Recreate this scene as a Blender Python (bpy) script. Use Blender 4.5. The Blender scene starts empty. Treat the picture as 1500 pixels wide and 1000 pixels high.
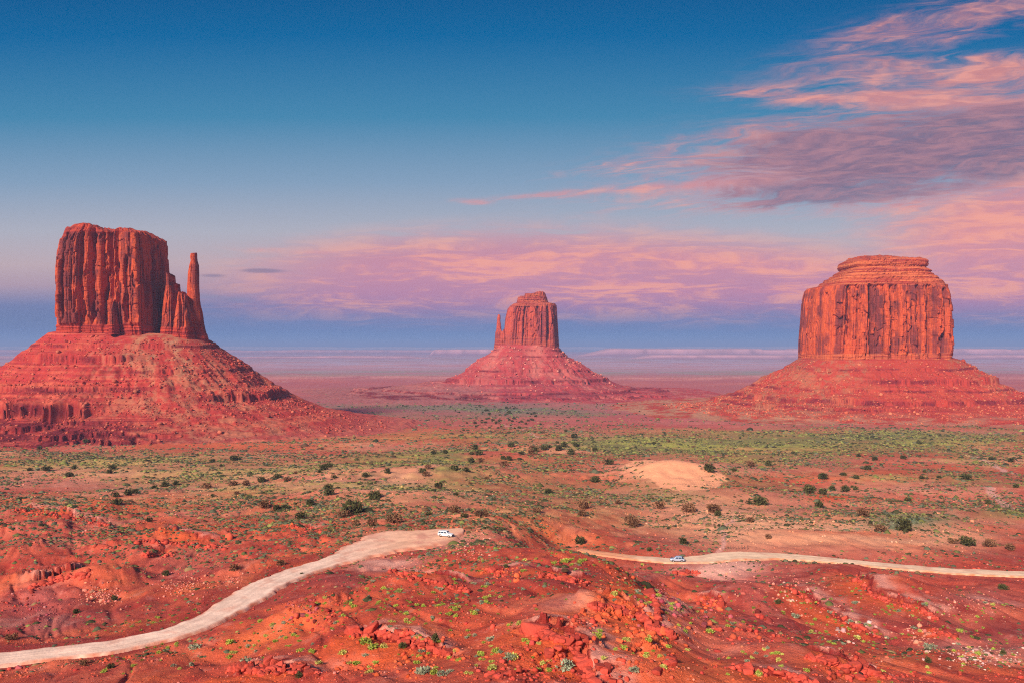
import bpy, math, random
import numpy as np
from mathutils import Vector

random.seed(7)
rng = np.random.default_rng(11)
SC = bpy.context.scene
COL = SC.collection
R = math.radians

# ------------------------------------------------------------------ camera
F = 1200.0            # focal length in photo pixels (photo is 1500 x 1000)
HY = 508.0            # horizon row
CX = 750.0
cam_d = bpy.data.cameras.new("camera")
cam = bpy.data.objects.new("camera", cam_d)
COL.objects.link(cam)
cam.location = (0, 0, 0)
cam.rotation_euler = (R(90), 0, 0)
cam_d.sensor_width = 36
cam_d.lens = 36 * F / 1500
cam_d.shift_y = (HY - 500) / 1500
cam_d.clip_start = 0.5
cam_d.clip_end = 90000
SC.camera = cam

# ------------------------------------------------------------------ light
SUN_AZ = R(211)       # compass-like angle of the sun, measured from +Y clockwise (behind the camera, a bit left)
SUN_EL = R(29)
sdir = Vector((math.sin(SUN_AZ) * math.cos(SUN_EL), math.cos(SUN_AZ) * math.cos(SUN_EL), math.sin(SUN_EL)))
sun_d = bpy.data.lights.new("sun", 'SUN')
sun = bpy.data.objects.new("sun", sun_d)
COL.objects.link(sun)
sun_d.energy = 4.9
sun_d.angle = R(11)
sun_d.color = (1.0, 0.79, 0.64)
sun.rotation_euler = sdir.to_track_quat('Z', 'Y').to_euler()

SC.view_settings.view_transform = 'Standard'
SC.view_settings.look = 'None'
SC.view_settings.exposure = 0.52
SC.view_settings.gamma = 1.0
SC.cycles.use_denoising = False
SC.cycles.denoising_prefilter = 'ACCURATE'
SC.cycles.filter_width = 1.1
SC.cycles.max_bounces = 4
SC.cycles.diffuse_bounces = 2
SC.cycles.volume_bounces = 0


def srgb(r, g, b):
    f = lambda c: (c / 255 / 12.92) if c / 255 <= 0.04045 else ((c / 255 + 0.055) / 1.055) ** 2.4
    return (f(r), f(g), f(b), 1.0)


class E:
    """small expression wrapper over shader math nodes"""
    nt = None

    def __init__(s, v): s.v = v

    @staticmethod
    def op(o, *a, clamp=False):
        n = E.nt.nodes.new('ShaderNodeMath'); n.operation = o; n.use_clamp = clamp
        for i, q in enumerate(a):
            if isinstance(q, E): q = q.v
            if isinstance(q, (int, float)): n.inputs[i].default_value = q
            else: E.nt.links.new(q, n.inputs[i])
        return E(n.outputs[0])

    def __add__(s, o): return E.op('ADD', s, o)
    __radd__ = __add__
    def __sub__(s, o): return E.op('SUBTRACT', s, o)
    def __rsub__(s, o): return E.op('SUBTRACT', o, s)
    def __mul__(s, o): return E.op('MULTIPLY', s, o)
    __rmul__ = __mul__
    def __truediv__(s, o): return E.op('DIVIDE', s, o)
    def max(s, o): return E.op('MAXIMUM', s, o)
    def min(s, o): return E.op('MINIMUM', s, o)
    def exp(s): return E.op('EXPONENT', s)
    def clamp(s): return E.op('ADD', s, 0.0, clamp=True)

    def smooth(s, a, b):
        n = E.nt.nodes.new('ShaderNodeMapRange'); n.interpolation_type = 'SMOOTHSTEP'
        E.nt.links.new(s.v, n.inputs[0])
        n.inputs[1].default_value = a; n.inputs[2].default_value = b
        n.inputs[3].default_value = 0; n.inputs[4].default_value = 1
        return E(n.outputs[0])


def vec(x, y, z):
    n = E.nt.nodes.new('ShaderNodeCombineXYZ')
    for i, q in enumerate((x, y, z)):
        if isinstance(q, E): E.nt.links.new(q.v, n.inputs[i])
        else: n.inputs[i].default_value = q
    return n.outputs[0]


def noise(v, scale, detail=6, rough=0.55, dist=0.0):
    n = E.nt.nodes.new('ShaderNodeTexNoise')
    E.nt.links.new(v, n.inputs['Vector'])
    n.inputs['Scale'].default_value = scale
    n.inputs['Detail'].default_value = detail
    n.inputs['Roughness'].default_value = rough
    n.inputs['Distortion'].default_value = dist
    return E(n.outputs[0])


def mix(f, a, b):
    n = E.nt.nodes.new('ShaderNodeMix'); n.data_type = 'RGBA'; n.clamp_factor = True
    for i, q in ((0, f), (6, a), (7, b)):
        if isinstance(q, E): E.nt.links.new(q.v, n.inputs[i])
        elif isinstance(q, (tuple, list)): n.inputs[i].default_value = q
        elif isinstance(q, (int, float)): n.inputs[i].default_value = q
        else: E.nt.links.new(q, n.inputs[i])
    return n.outputs[2]


def ramp(f, stops):
    n = E.nt.nodes.new('ShaderNodeValToRGB')
    E.nt.links.new(f.v, n.inputs[0])
    cr = n.color_ramp
    while len(cr.elements) > 1: cr.elements.remove(cr.elements[0])
    cr.elements[0].position = stops[0][0]; cr.elements[0].color = stops[0][1]
    for p, c in stops[1:]:
        e = cr.elements.new(p); e.color = c
    return n.outputs[0]


# ------------------------------------------------------------------ sky
def build_world():
    w = bpy.data.worlds.new("World"); SC.world = w; w.use_nodes = True
    nt = w.node_tree; nt.nodes.clear(); E.nt = nt
    out = nt.nodes.new('ShaderNodeOutputWorld')
    bg = nt.nodes.new('ShaderNodeBackground')
    nt.links.new(bg.outputs[0], out.inputs[0])
    tc = nt.nodes.new('ShaderNodeTexCoord')
    sp = nt.nodes.new('ShaderNodeSeparateXYZ')
    nt.links.new(tc.outputs['Generated'], sp.inputs[0])
    dx, dy, dz = (E(sp.outputs[i]) for i in range(3))
    yy = dy.max(0.05)
    X = dx / yy * F + CX              # azimuth and height over the horizon, in tangent units
    Y = HY - dz / yy * F
    horiz = E.op('SQRT', dx * dx + dy * dy).max(0.01)
    V = (dz / horiz)                  # tan of elevation
    v = (HY - Y) / F
    vs = v.max(0.0) * (1 / 0.45)
    clear = ramp(vs.clamp(), [(0, srgb(98, 152, 205)), (.02 / .45, srgb(96, 128, 182)), (.05 / .45, srgb(116, 126, 172)),
                      (.075 / .45, srgb(180, 154, 170)), (.10 / .45, srgb(194, 172, 178)), (.14 / .45, srgb(176, 177, 190)),
                      (.2 / .45, srgb(132, 160, 188)), (.28 / .45, srgb(66, 134, 174)), (.38 / .45, srgb(0, 102, 158)),
                      (1, srgb(0, 84, 140))])
    # clouds ---------------------------------------------------------
    def blob(cx, cy, rx, ry, ang=0.0, p=1.0):
        c, s = math.cos(R(ang)), math.sin(R(ang))
        a = X - cx; b = Y - cy
        u = (a * c + b * s) * (1 / rx); t = (b * c - a * s) * (1 / ry)
        return (0 - (u * u + t * t)).exp() * p
    wv = vec(X * (1 / 420), Y * (1 / 55), 0.0)
    warp = noise(wv, 1.6, 4, .5) - 0.5
    warp2 = noise(vec(X * (1 / 300), Y * (1 / 60), 7.3), 1.2, 3, .5) - 0.5
    nA = noise(vec(X * (1 / 210), Y * (1 / 26) + warp * 2.2 + warp2 * 1.2, 3.1), 1.0, 9, .55, .5)
    nA2 = noise(vec(X * (1 / 60), Y * (1 / 9) + warp * 5.0, 5.1), 1.0, 7, .62, .4)
    c, s = math.cos(R(-9)), math.sin(R(-9))
    U = X * c + Y * s; W = Y * c - X * s
    nB = noise(vec(U * (1 / 260), W * (1 / 34) + warp * 2.4 + warp2 * 1.8, 9.7), 1.0, 10, .57, .6)
    nB2 = noise(vec(U * (1 / 70), W * (1 / 9) + warp * 5.5 + warp2 * 3, 1.7), 1.0, 8, .64, .6)
    # central bank
    top = (Y - (332 + (X - 800) * (X - 800) * 0.00016)).smooth(-26, 46)
    right_fill = (X - 1180).smooth(0, 260)
    top2 = (Y - (345 - (X - 1200) * 0.28)).smooth(-30, 40) * right_fill
    bot = 1 - (Y - 452).smooth(-26, 40)
    hor = (X - 330).smooth(-140, 240)
    bank = top.max(top2) * bot * hor
    wide = bank * (bank * 0.50 + nA * 1.3 + nA2 * 0.8 - 0.70).smooth(0.08, 0.56)
    # diagonal wisps upper right
    cov = (blob(1400, 205, 360, 72, -7) + blob(1150, 255, 260, 26, -9, .7) + blob(930, 277, 190, 6, -4, .6)
           + blob(1360, 148, 230, 13, 2, .85) + blob(1440, 105, 150, 20, -3, .95) + blob(1450, 20, 150, 26, -8, .55)
           + blob(1300, 60, 200, 40, -14, .34) + blob(1180, 145, 60, 9, 3, .5) + blob(1330, 300, 180, 16, -3, .5)
           + blob(1480, 335, 200, 50, -10, .8) + blob(960, 240, 150, 10, -6, .4) + blob(690, 296, 25, 4, 4, .6)
           + blob(1100, 200, 200, 18, -8, .3) + blob(420, 368, 90, 5, 2, .55))
    wisp = (cov * .58 + nB * 1.45 + nB2 * 1.15 - 1.32).smooth(-0.10, 0.78) * cov.smooth(0.02, 0.45)
    # purple grey cores
    core = blob(1330, 215, 290, 54, -6, 1.05) + blob(1210, 285, 140, 20, -2, .75) + blob(1480, 210, 120, 40, -10, .7)
    coreN = (core * .78 + nB * 1.6 + nB2 * 1.3 - 1.52).smooth(0.0, 0.60) * core.smooth(.05, .5)
    lens = (blob(383, 397, 34, 4.5, 1) + blob(312, 404, 26, 3.5, 1, .9) + blob(395, 397, 60, 3, 1, .3)
            + blob(30, 452, 130, 7, 2, .4) + nB2 * .3 - .3).smooth(.15, .9)
    low = blob(0, 470, 260, 22, 0, .55) * 1.0
    pinkr = ramp(((Y - 90) * (1 / 400)).clamp(), [(0, srgb(214, 138, 134)), (.35, srgb(206, 140, 148)), (.62, srgb(232, 152, 150)),
                                                (.78, srgb(224, 146, 160)), (.9, srgb(186, 124, 168)), (1, srgb(150, 122, 170))])
    hot = (nA2 * 1.4 + nB2 * .6 + nA * 1.0 - 1.36).smooth(.0, .42)
    pink = mix(hot * 0.85, pinkr, srgb(248, 166, 148))
    mauve = mix((nA2 + nB2 - .62).smooth(.1, .7), srgb(100, 98, 130), srgb(162, 122, 142))
    under = (nA * 1.5 + nA2 * 1.0 - 1.06).smooth(.0, .42)
    bankcol = mix((1 - under) * .5, pink, srgb(176, 132, 168))
    sky = mix(low, clear, srgb(98, 118, 160))
    sky = mix(wide * 0.97, sky, bankcol)
    sky = mix(wisp * 0.9, sky, pink)
    sky = mix(coreN * 0.8, sky, mauve)
    sky = mix(lens * 0.75, sky, srgb(140, 122, 150))
    front = (dy).smooth(0.10, 0.35)
    # the sky overhead and behind the camera, glowing with the low sun
    back = ramp((V * 0.6).clamp(), [(0, srgb(190, 140, 120)), (.12, srgb(170, 138, 130)), (.35, srgb(120, 122, 145)), (.8, srgb(66, 104, 155)), (1, srgb(30, 85, 145))])
    col = mix(front, back, sky)
    nish = nt.nodes.new('ShaderNodeTexSky'); nish.sky_type = 'NISHITA'; nish.sun_disc = False
    nish.sun_elevation = SUN_EL; nish.sun_rotation = SUN_AZ
    sc_ = nt.nodes.new('ShaderNodeMix'); sc_.data_type = 'RGBA'; sc_.blend_type = 'ADD'
    sc_.inputs[0].default_value = 0.0015
    nt.links.new(col, sc_.inputs[6]); nt.links.new(nish.outputs[0], sc_.inputs[7])
    nt.links.new(sc_.outputs[2], bg.inputs[0])
    bg.inputs[1].default_value = 0.70
    w.cycles.sampling_method = 'MANUAL'; w.cycles.sample_map_resolution = 1024


build_world()

# ------------------------------------------------------------------ numpy noise
_perm = np.random.default_rng(3).permutation(256).astype(np.int32)
_perm = np.concatenate([_perm, _perm])
_ga = np.linspace(0, 2 * np.pi, 256, endpoint=False)
_gx = np.cos(_ga).astype(np.float32); _gy = np.sin(_ga).astype(np.float32)


def pn(x, y, seed=0):
    x = np.asarray(x, np.float32) + seed * 17.37; y = np.asarray(y, np.float32) + seed * 9.71
    xi = np.floor(x).astype(np.int32); yi = np.floor(y).astype(np.int32)
    xf = x - xi; yf = y - yi
    u = xf * xf * xf * (xf * (xf * 6 - 15) + 10); v = yf * yf * yf * (yf * (yf * 6 - 15) + 10)

    def g(i, j, a, b):
        h = _perm[_perm[(xi + i) & 255] + ((yi + j) & 255)]
        return _gx[h] * a + _gy[h] * b
    n00 = g(0, 0, xf, yf); n10 = g(1, 0, xf - 1, yf); n01 = g(0, 1, xf, yf - 1); n11 = g(1, 1, xf - 1, yf - 1)
    a = n00 + u * (n10 - n00); b = n01 + u * (n11 - n01)
    return (a + v * (b - a)) * 1.4


def fbm(x, y, o=4, seed=0, gain=0.5, lac=2.03):
    s = 0; a = 1.0; t = 0
    for i in range(o):
        s = s + a * pn(x, y, seed + i * 3); t += a
        a *= gain; x = x * lac; y = y * lac
    return s / t * 1.5


def ridged(x, y, o=4, seed=0, gain=0.5):
    s = 0; a = 1.0; t = 0
    for i in range(o):
        s = s + a * (1 - 2 * np.abs(pn(x, y, seed + i * 3))); t += a
        a *= gain; x = x * 2.07; y = y * 2.07
    return s / t


def hash2(i, j, k):
    h = (i.astype(np.int64) * 374761393 + j.astype(np.int64) * 668265263 + k * 1442695041) & 0xffffffff
    h = ((h ^ (h >> 13)) * 1274126177) & 0xffffffff
    h = h ^ (h >> 16)
    return (h & 0xffff).astype(np.float32) / 65535.0


def voro(x, y, seed=0, jit=0.85):
    xi = np.floor(x).astype(np.int32); yi = np.floor(y).astype(np.int32)
    f1 = np.full(x.shape, 9.0, np.float32); f2 = f1.copy(); idv = np.zeros(x.shape, np.float32); off = idv.copy()
    for a in (-1, 0, 1):
        for b in (-1, 0, 1):
            ci, cj = xi + a, yi + b
            px = ci + .5 + (hash2(ci, cj, seed) - .5) * jit; py = cj + .5 + (hash2(ci, cj, seed + 5) - .5) * jit
            d = np.sqrt((px - x) ** 2 + (py - y) ** 2)
            r = hash2(ci, cj, seed + 11)
            m = d < f1
            f2 = np.where(m, f1, np.minimum(f2, d)); idv = np.where(m, r, idv); off = np.where(m, x - px, off); f1 = np.where(m, d, f1)
    return f1, f2, idv, off


def ss(a, b, x):
    t = np.clip((x - a) / (b - a), 0, 1)
    return t * t * (3 - 2 * t)


# ------------------------------------------------------------------ mesh helpers
def mk(name, V, Fc, mat, parent=None, colors=None, smooth=False, mats=None, matidx=None):
    me = bpy.data.meshes.new(name)
    V = np.ascontiguousarray(V, np.float32); Fc = np.ascontiguousarray(Fc, np.int32)
    n, k = Fc.shape
    me.vertices.add(len(V)); me.vertices.foreach_set("co", V.ravel())
    me.loops.add(n * k); me.loops.foreach_set("vertex_index", Fc.ravel())
    me.polygons.add(n)
    me.polygons.foreach_set("loop_start", np.arange(0, n * k, k, dtype=np.int32))
    me.polygons.foreach_set("loop_total", np.full(n, k, np.int32))
    if smooth: me.polygons.foreach_set("use_smooth", np.ones(n, bool))
    for m in (mats or [mat]): me.materials.append(m)
    if matidx is not None: me.polygons.foreach_set("material_index", np.ascontiguousarray(matidx, np.int32))
    if colors is not None:
        at = me.color_attributes.new("albedo", 'FLOAT_COLOR', 'POINT')
        c = np.ones((len(V), 4), np.float32); c[:, :3] = colors
        at.data.foreach_set("color", c.ravel())
    me.update(calc_edges=True)
    o = bpy.data.objects.new(name, me); COL.objects.link(o)
    if parent: o.parent = parent
    return o


def tag(o, label=None, cat=None, group=None, kind=None):
    for k, v in (('label', label), ('category', cat), ('group', group), ('kind', kind)):
        if v: o[k] = v
    return o


def empty(name, loc, rz=0.0):
    o = bpy.data.objects.new(name, None); COL.objects.link(o)
    o.location = loc; o.rotation_euler = (0, 0, rz); o.empty_display_size = 1
    return o


def gridfaces(r, c, wrap=False):
    i = np.arange(r - 1)[:, None]; j = np.arange(c if wrap else c - 1)[None, :]
    j2 = (j + 1) % c
    return np.stack([i * c + j, i * c + j2, (i + 1) * c + j2, (i + 1) * c + j], -1).reshape(-1, 4)


def interp(x, pts):
    p = sorted(pts)
    return np.interp(x, [a[0] for a in p], [a[1] for a in p])


# ------------------------------------------------------------------ materials
def new_mat(name, rough=0.95):
    m = bpy.data.materials.new(name); m.use_nodes = True
    nt = m.node_tree; E.nt = nt
    b = nt.nodes['Principled BSDF']
    b.inputs['Roughness'].default_value = rough
    b.inputs['Specular IOR Level'].default_value = 0.15
    return m, nt, b


def bump(nt, b, h, strength, dist):
    n = nt.nodes.new('ShaderNodeBump'); n.inputs['Strength'].default_value = strength
    n.inputs['Distance'].default_value = dist
    nt.links.new(h.v, n.inputs['Height']); nt.links.new(n.outputs[0], b.inputs['Normal'])


def attr_col(nt):
    a = nt.nodes.new('ShaderNodeAttribute'); a.attribute_name = "albedo"
    return a.outputs['Color']


def wpos(nt):
    return nt.nodes.new('ShaderNodeNewGeometry').outputs['Position']


def mulcol(col, f):
    n = E.nt.nodes.new('ShaderNodeVectorMath'); n.operation = 'SCALE'
    E.nt.links.new(col, n.inputs[0])
    if isinstance(f, E): E.nt.links.new(f.v, n.inputs['Scale'])
    else: n.inputs['Scale'].default_value = f
    return n.outputs[0]


def ground_mat():
    m, nt, b = new_mat("desert_soil")
    p = wpos(nt)
    n1 = noise(p, 0.35, 8, .65); n2 = noise(p, 2.2, 5, .6)
    n3 = noise(p, 4.5, 3, .7); n4 = noise(p, 1.1, 3, .65)
    f = 0.55 + n1 * 0.5 + n2 * 0.4
    c = mulcol(attr_col(nt), f)
    c = mix(n3.smooth(.56, .66) * .45, c, mulcol(attr_col(nt), .35))        # grit and small stones
    c = mix(n4.smooth(.60, .70) * .40, c, mulcol(mix(.5, attr_col(nt), (.75, .42, .34, 1)), 1.1))
    nt.links.new(c, b.inputs['Base Color'])
    bump(nt, b, n1 * .5 + n2 * .3 + n3 * .25, 0.9, 1.1)
    return m


def rock_mat():
    m, nt, b = new_mat("rock")
    p = wpos(nt)
    n1 = noise(p, 0.8, 6, .6); n2 = noise(p, 3.5, 4, .6)
    nt.links.new(mulcol(attr_col(nt), 0.55 + n1 * 0.5 + n2 * 0.4), b.inputs['Base Color'])
    bump(nt, b, n1 * .5 + n2 * .5, 0.6, 0.4)
    return m


def cliff_mat(name, orange, dark, strata, tint=(1, 1, 1)):
    """sandstone wall: orange rock, vertical streaks of dark desert varnish, thin bedding"""
    m, nt, b = new_mat(name)
    p = wpos(nt)
    sp = nt.nodes.new('ShaderNodeSeparateXYZ'); nt.links.new(p, sp.inputs[0])
    x, y, z = (E(sp.outputs[i]) for i in range(3))
    wn = noise(p, 0.02, 4, .55) - .5
    pv = vec(x + wn * 8, y + wn * 8, z * 0.035)
    s1 = noise(pv, 0.045, 5, .6); s2 = noise(pv, 0.16, 6, .65); s3 = noise(vec(x, y, z * .25), 0.5, 5, .6)
    patch = noise(p, 0.03, 5, .6)
    streak = (s1 * 1.1 + s2 * 1.0 + patch * .8 - 1.43).smooth(-.08, .17)
    bed = noise(vec(x * .02, y * .02, z + wn * 6), 0.45, 5, .7)
    c = mix(s3.smooth(.3, .72), orange[0], orange[1])
    c = mix(streak * .92, c, mix(s2.smooth(.35, .65), dark[0], dark[1]))
    low = mix(bed.smooth(.38, .62), strata[0], strata[1])
    at = nt.nodes.new('ShaderNodeAttribute'); at.attribute_name = "albedo"
    sa = nt.nodes.new('ShaderNodeSeparateColor'); nt.links.new(at.outputs['Color'], sa.inputs[0])
    c = mix(E(sa.outputs[0]), c, low)
    c = mulcol(c, 0.78 + s3 * .44)
    nt.links.new(c, b.inputs['Base Color'])
    s4 = noise(p, 0.9, 4, .75)
    bump(nt, b, s3 * .5 + s4 * .6 + bed * .2, 0.8, 1.6)
    return m


def flat_mat(name, col, rough=0.5, metal=0.0, spec=0.5):
    m, nt, b = new_mat(name, rough)
    p = wpos(nt)
    n1 = noise(p, 3.0, 3, .6)
    nt.links.new(mulcol(mix(0.0, col, col), 0.93 + n1 * .14), b.inputs['Base Color'])
    b.inputs['Metallic'].default_value = metal
    b.inputs['Specular IOR Level'].default_value = spec
    return m


def leaf_mat():
    m, nt, b = new_mat("foliage", 0.8)
    p = wpos(nt)
    n1 = noise(p, 1.3, 4, .6)
    oi = nt.nodes.new('ShaderNodeObjectInfo')
    rnd = E(oi.outputs['Random'])
    nt.links.new(mulcol(attr_col(nt), (0.5 + n1 * 0.8) * (0.8 + rnd * .4)), b.inputs['Base Color'])
    return m


M_ground = ground_mat()
M_rock = rock_mat()
M_leaf = leaf_mat()
M_west = cliff_mat("sandstone_west", ((.58, .105, .035, 1), (.34, .05, .026, 1)), ((.085, .022, .028, 1), (.19, .038, .036, 1)), ((.22, .02, .02, 1), (.44, .06, .032, 1)))
M_east = cliff_mat("sandstone_east", ((.52, .10, .05, 1), (.32, .05, .04, 1)), ((.15, .035, .045, 1), (.24, .045, .05, 1)), ((.24, .028, .035, 1), (.44, .11, .05, 1)))
M_right = cliff_mat("sandstone_right", ((.60, .115, .034, 1), (.35, .048, .022, 1)), ((.085, .024, .03, 1), (.20, .036, .032, 1)), ((.28, .03, .022, 1), (.56, .16, .06, 1)))

# ------------------------------------------------------------------ macro terrain
# (photo column, photo row, height) of ground points; each gives a point in the world
CTRL = [
    (0, 1000, -58), (120, 1000, -55), (250, 1000, -52), (500, 1000, -45), (750, 1000, -41), (1000, 1000, -42), (1250, 1000, -46), (1420, 1000, -54), (1500, 1000, -57),
    (-120, 975, -62), (0, 965, -62), (160, 943, -62), (310, 903, -62), (370, 868, -62), (440, 832, -62), (540, 800, -62), (600, 788, -62), (650, 778, -62),
    (250, 960, -57), (400, 920, -55), (380, 980, -50), (520, 870, -53), (570, 836, -52), (500, 920, -50), (620, 900, -47), (640, 855, -51), (620, 826, -56), (560, 822, -60), (700, 870, -50),
    (730, 830, -54), (790, 808, -57), (835, 810, -57), (868, 817, -57), (905, 832, -57), (700, 795, -61), (740, 790, -62), (860, 868, -50), (930, 872, -50), (880, 940, -44), (960, 930, -46), (700, 940, -44),
    (600, 955, -45), (1000, 890, -52), (1100, 945, -48), (1180, 960, -49), (1060, 860, -66), (980, 842, -72), (1200, 900, -67), (1330, 930, -67), (1450, 905, -69), (1300, 862, -66), (1310, 846, -69),
    (1400, 865, -70), (1500, 880, -72), (1460, 970, -61), (1180, 835, -77), (1120, 835, -78), (1500, 940, -66), (1380, 960, -62),
    (860, 803, -78), (920, 812, -78), (1000, 820, -78), (1100, 812, -78), (1300, 827, -78), (1500, 840, -78), (1650, 850, -78),
    (1150, 795, -80), (1250, 792, -79), (1400, 800, -80), (1150, 768, -79), (1300, 768, -79), (1400, 780, -82), (1500, 790, -83), (1300, 740, -87), (1450, 750, -86), (1150, 740, -84), (1500, 710, -92),
    (760, 772, -67), (700, 768, -65), (650, 755, -66), (820, 775, -74), (900, 775, -79), (1000, 780, -81), (650, 730, -73), (560, 760, -66), (600, 700, -80), (560, 690, -82), (700, 680, -86), (600, 670, -92), (800, 740, -80),
    (900, 730, -83), (900, 700, -88), (985, 715, -83), (985, 690, -84), (1000, 678, -88), (820, 650, -98), (760, 660, -96), (1050, 740, -82), (1100, 700, -90), (1250, 700, -92),
    (350, 700, -84), (450, 720, -77), (100, 700, -86), (0, 700, -87), (100, 750, -77), (0, 760, -76), (300, 760, -75), (450, 770, -68), (150, 800, -71), (20, 800, -71), (300, 820, -69), (80, 860, -71), (180, 860, -69), (250, 880, -66),
    (30, 900, -69), (100, 925, -65), (200, 905, -65), (450, 800, -66), (350, 790, -70), (-150, 850, -70), (-150, 760, -77),
    (200, 672, -93), (400, 672, -92), (0, 675, -93), (0, 655, -101), (300, 655, -101), (600, 655, -99), (900, 660, -97), (1200, 660, -98), (1500, 665, -98), (-200, 660, -100), (1700, 665, -99),
    (550, 630, -108), (800, 625, -109), (1100, 625, -109), (1400, 625, -109), (300, 620, -112), (0, 620, -112),
    (500, 588, -120), (800, 588, -120), (1200, 588, -120), (-200, 588, -120), (1700, 588, -120),
    (0, 560, -124), (750, 560, -124), (1500, 560, -124), (0, 540, -126), (750, 540, -126), (1500, 540, -126), (0, 525, -127), (750, 525, -127), (1500, 525, -127),
    (0, 515, -128), (750, 515, -128), (1500, 515, -128),
]
# hidden ground behind the crests: (u = x/Y, Y, z)
CTRLW = [(-.15, 225, -60), (-.04, 262, -64), (-.03, 285, -65), (.04, 262, -70), (.12, 262, -76), (.2, 262, -77), (.02, 290, -73), (.06, 330, -80), (-.1, 200, -58), (0.2, 215, -70), (.3, 262, -76), (.5, 262, -77),
         (-.7, 60, -35), (-.3, 60, -32), (0, 60, -30), (.3, 60, -31), (.7, 60, -35), (-.8, 100, -50), (.8, 100, -50)]
_cp = []
for px, py, z in CTRL:
    y = -z * F / (py - HY); _cp.append(((px - CX) / F, y, z))
_cp += CTRLW
_cp = np.array(_cp, np.float64)


def _base(Y):
    return np.interp(Y, [0, 10, 60, 100, 160, 220, 300, 400, 560, 790, 1200, 1800, 3000, 5000, 9000, 30000],
                     [-2.2, -8, -32, -44, -55, -63, -74, -80, -86, -99, -111, -120, -124, -126, -127, -128])


def _feat(u, Y): return np.stack([u * 1.25, np.log(np.maximum(Y, 20.)) * 1.0], -1)


_P = _feat(_cp[:, 0], _cp[:, 1]); _D = np.linalg.norm(_P[:, None] - _P[None], axis=-1)
_n = len(_P)


def _k(r): return np.where(r > 1e-9, r * r * np.log(np.maximum(r, 1e-9)), 0) * .5 - 0.0 + r * (-.0)


_A = np.zeros((_n + 3, _n + 3)); _A[:_n, :_n] = _k(_D) + np.eye(_n) * 2e-4
_A[:_n, _n] = 1; _A[:_n, _n + 1:] = _P; _A[_n, :_n] = 1; _A[_n + 1:, :_n] = _P.T
_W = np.linalg.solve(_A, np.concatenate([_cp[:, 2] - _base(_cp[:, 1]), [0, 0, 0]]))


def macro(x, y):
    x = np.asarray(x, np.float64); y = np.asarray(y, np.float64)
    Yc = np.maximum(y, 20.)
    u = np.clip(x / Yc, -.85, .85)
    q = _feat(u, Yc); r = np.full(u.shape, _W[_n]) + q[..., 0] * _W[_n + 1] + q[..., 1] * _W[_n + 2]
    for i in range(_n):
        d2 = (q[..., 0] - _P[i, 0]) ** 2 + (q[..., 1] - _P[i, 1]) ** 2
        r += _W[i] * .25 * d2 * np.log(np.maximum(d2, 1e-12))
    w = ss(30, 60, y) * (1 - ss(9000, 16000, y))
    return _base(y) + np.clip(r, -30, 30) * w


# coarse table of the macro height, then bilinear look-up (fast)
_ty = np.exp(np.linspace(math.log(20), math.log(30000), 420)); _tu = np.linspace(-.85, .85, 340)
_TU, _TY = np.meshgrid(_tu, _ty)
_TAB = macro(_TU * _TY, _TY)


def macro_f(x, y):
    yc = np.clip(y, 20.001, 29999)
    a = (np.log(yc) - math.log(20)) / (math.log(30000) - math.log(20)) * 419
    b = (np.clip(x / yc, -.8499, .8499) + .85) / 1.7 * 339
    i = a.astype(int); j = b.astype(int); fa = a - i; fb = b - j
    i1 = np.minimum(i + 1, 419); j1 = np.minimum(j + 1, 339)
    r = (_TAB[i, j] * (1 - fb) + _TAB[i, j1] * fb) * (1 - fa) + (_TAB[i1, j] * (1 - fb) + _TAB[i1, j1] * fb) * fa
    return np.where(y < 20, _base(y), r)


def P3(px, py, z):
    y = -z * F / (py - HY)
    return ((px - CX) / F * y, y)


# ---- roads: polylines (px, py, half width); constant road level
ROADS = {
    'left': (-62.0, [(-260, 990, 3.8), (-60, 971, 3.8), (60, 956, 3.7), (160, 945, 3.6), (250, 927, 3.5), (310, 903, 3.8), (350, 880, 4.6), (385, 857, 5.0), (430, 838, 4.4), (490, 819, 4.4), (545, 801, 9), (585, 790, 14.5), (622, 785, 13), (645, 780, 10), (664, 776, 5), (676, 773, .8)]),
    'right': (-78.0, [(850, 803.5, 1.6), (866, 807, 2.2), (920, 814, 2.6), (985, 820, 3.2), (1030, 817, 5.0), (1080, 812, 6.0), (1130, 812, 4.6), (1200, 817, 3.6), (1300, 827, 3.4), (1400, 835, 3.4), (1500, 839.5, 3.5), (1640, 845, 3.6)]),
}


def road_curve(key, n=260):
    z, pts = ROADS[key]
    w = np.array([(*P3(a, b, z), c) for a, b, c in pts])
    t = np.concatenate([[0], np.cumsum(np.hypot(*np.diff(w[:, :2], axis=0).T))])
    tt = np.linspace(0, t[-1], n)
    out = np.stack([np.interp(tt, t, w[:, k]) for k in range(3)], 1)
    for _ in range(14):
        out[1:-1] = (out[:-2] + out[1:-1] * 2 + out[2:]) / 4
    return z, out


def dist_poly(x, y, P):
    """distance to polyline, parameter, and signed side"""
    best = np.full(x.shape, 1e9); bi = np.zeros(x.shape); sg = np.zeros(x.shape)
    for k in range(len(P) - 1):
        ax, ay = P[k][:2]; bx, by = P[k + 1][:2]
        dx, dy = bx - ax, by - ay; L2 = dx * dx + dy * dy + 1e-9
        t = np.clip(((x - ax) * dx + (y - ay) * dy) / L2, 0, 1)
        ex = x - ax - t * dx; ey = y - ay - t * dy
        d = np.hypot(ex, ey); m = d < best
        best = np.where(m, d, best); bi = np.where(m, k + t, bi); sg = np.where(m, dx * (y - ay) - dy * (x - ax), sg)
    return best, bi, np.sign(sg)


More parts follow.
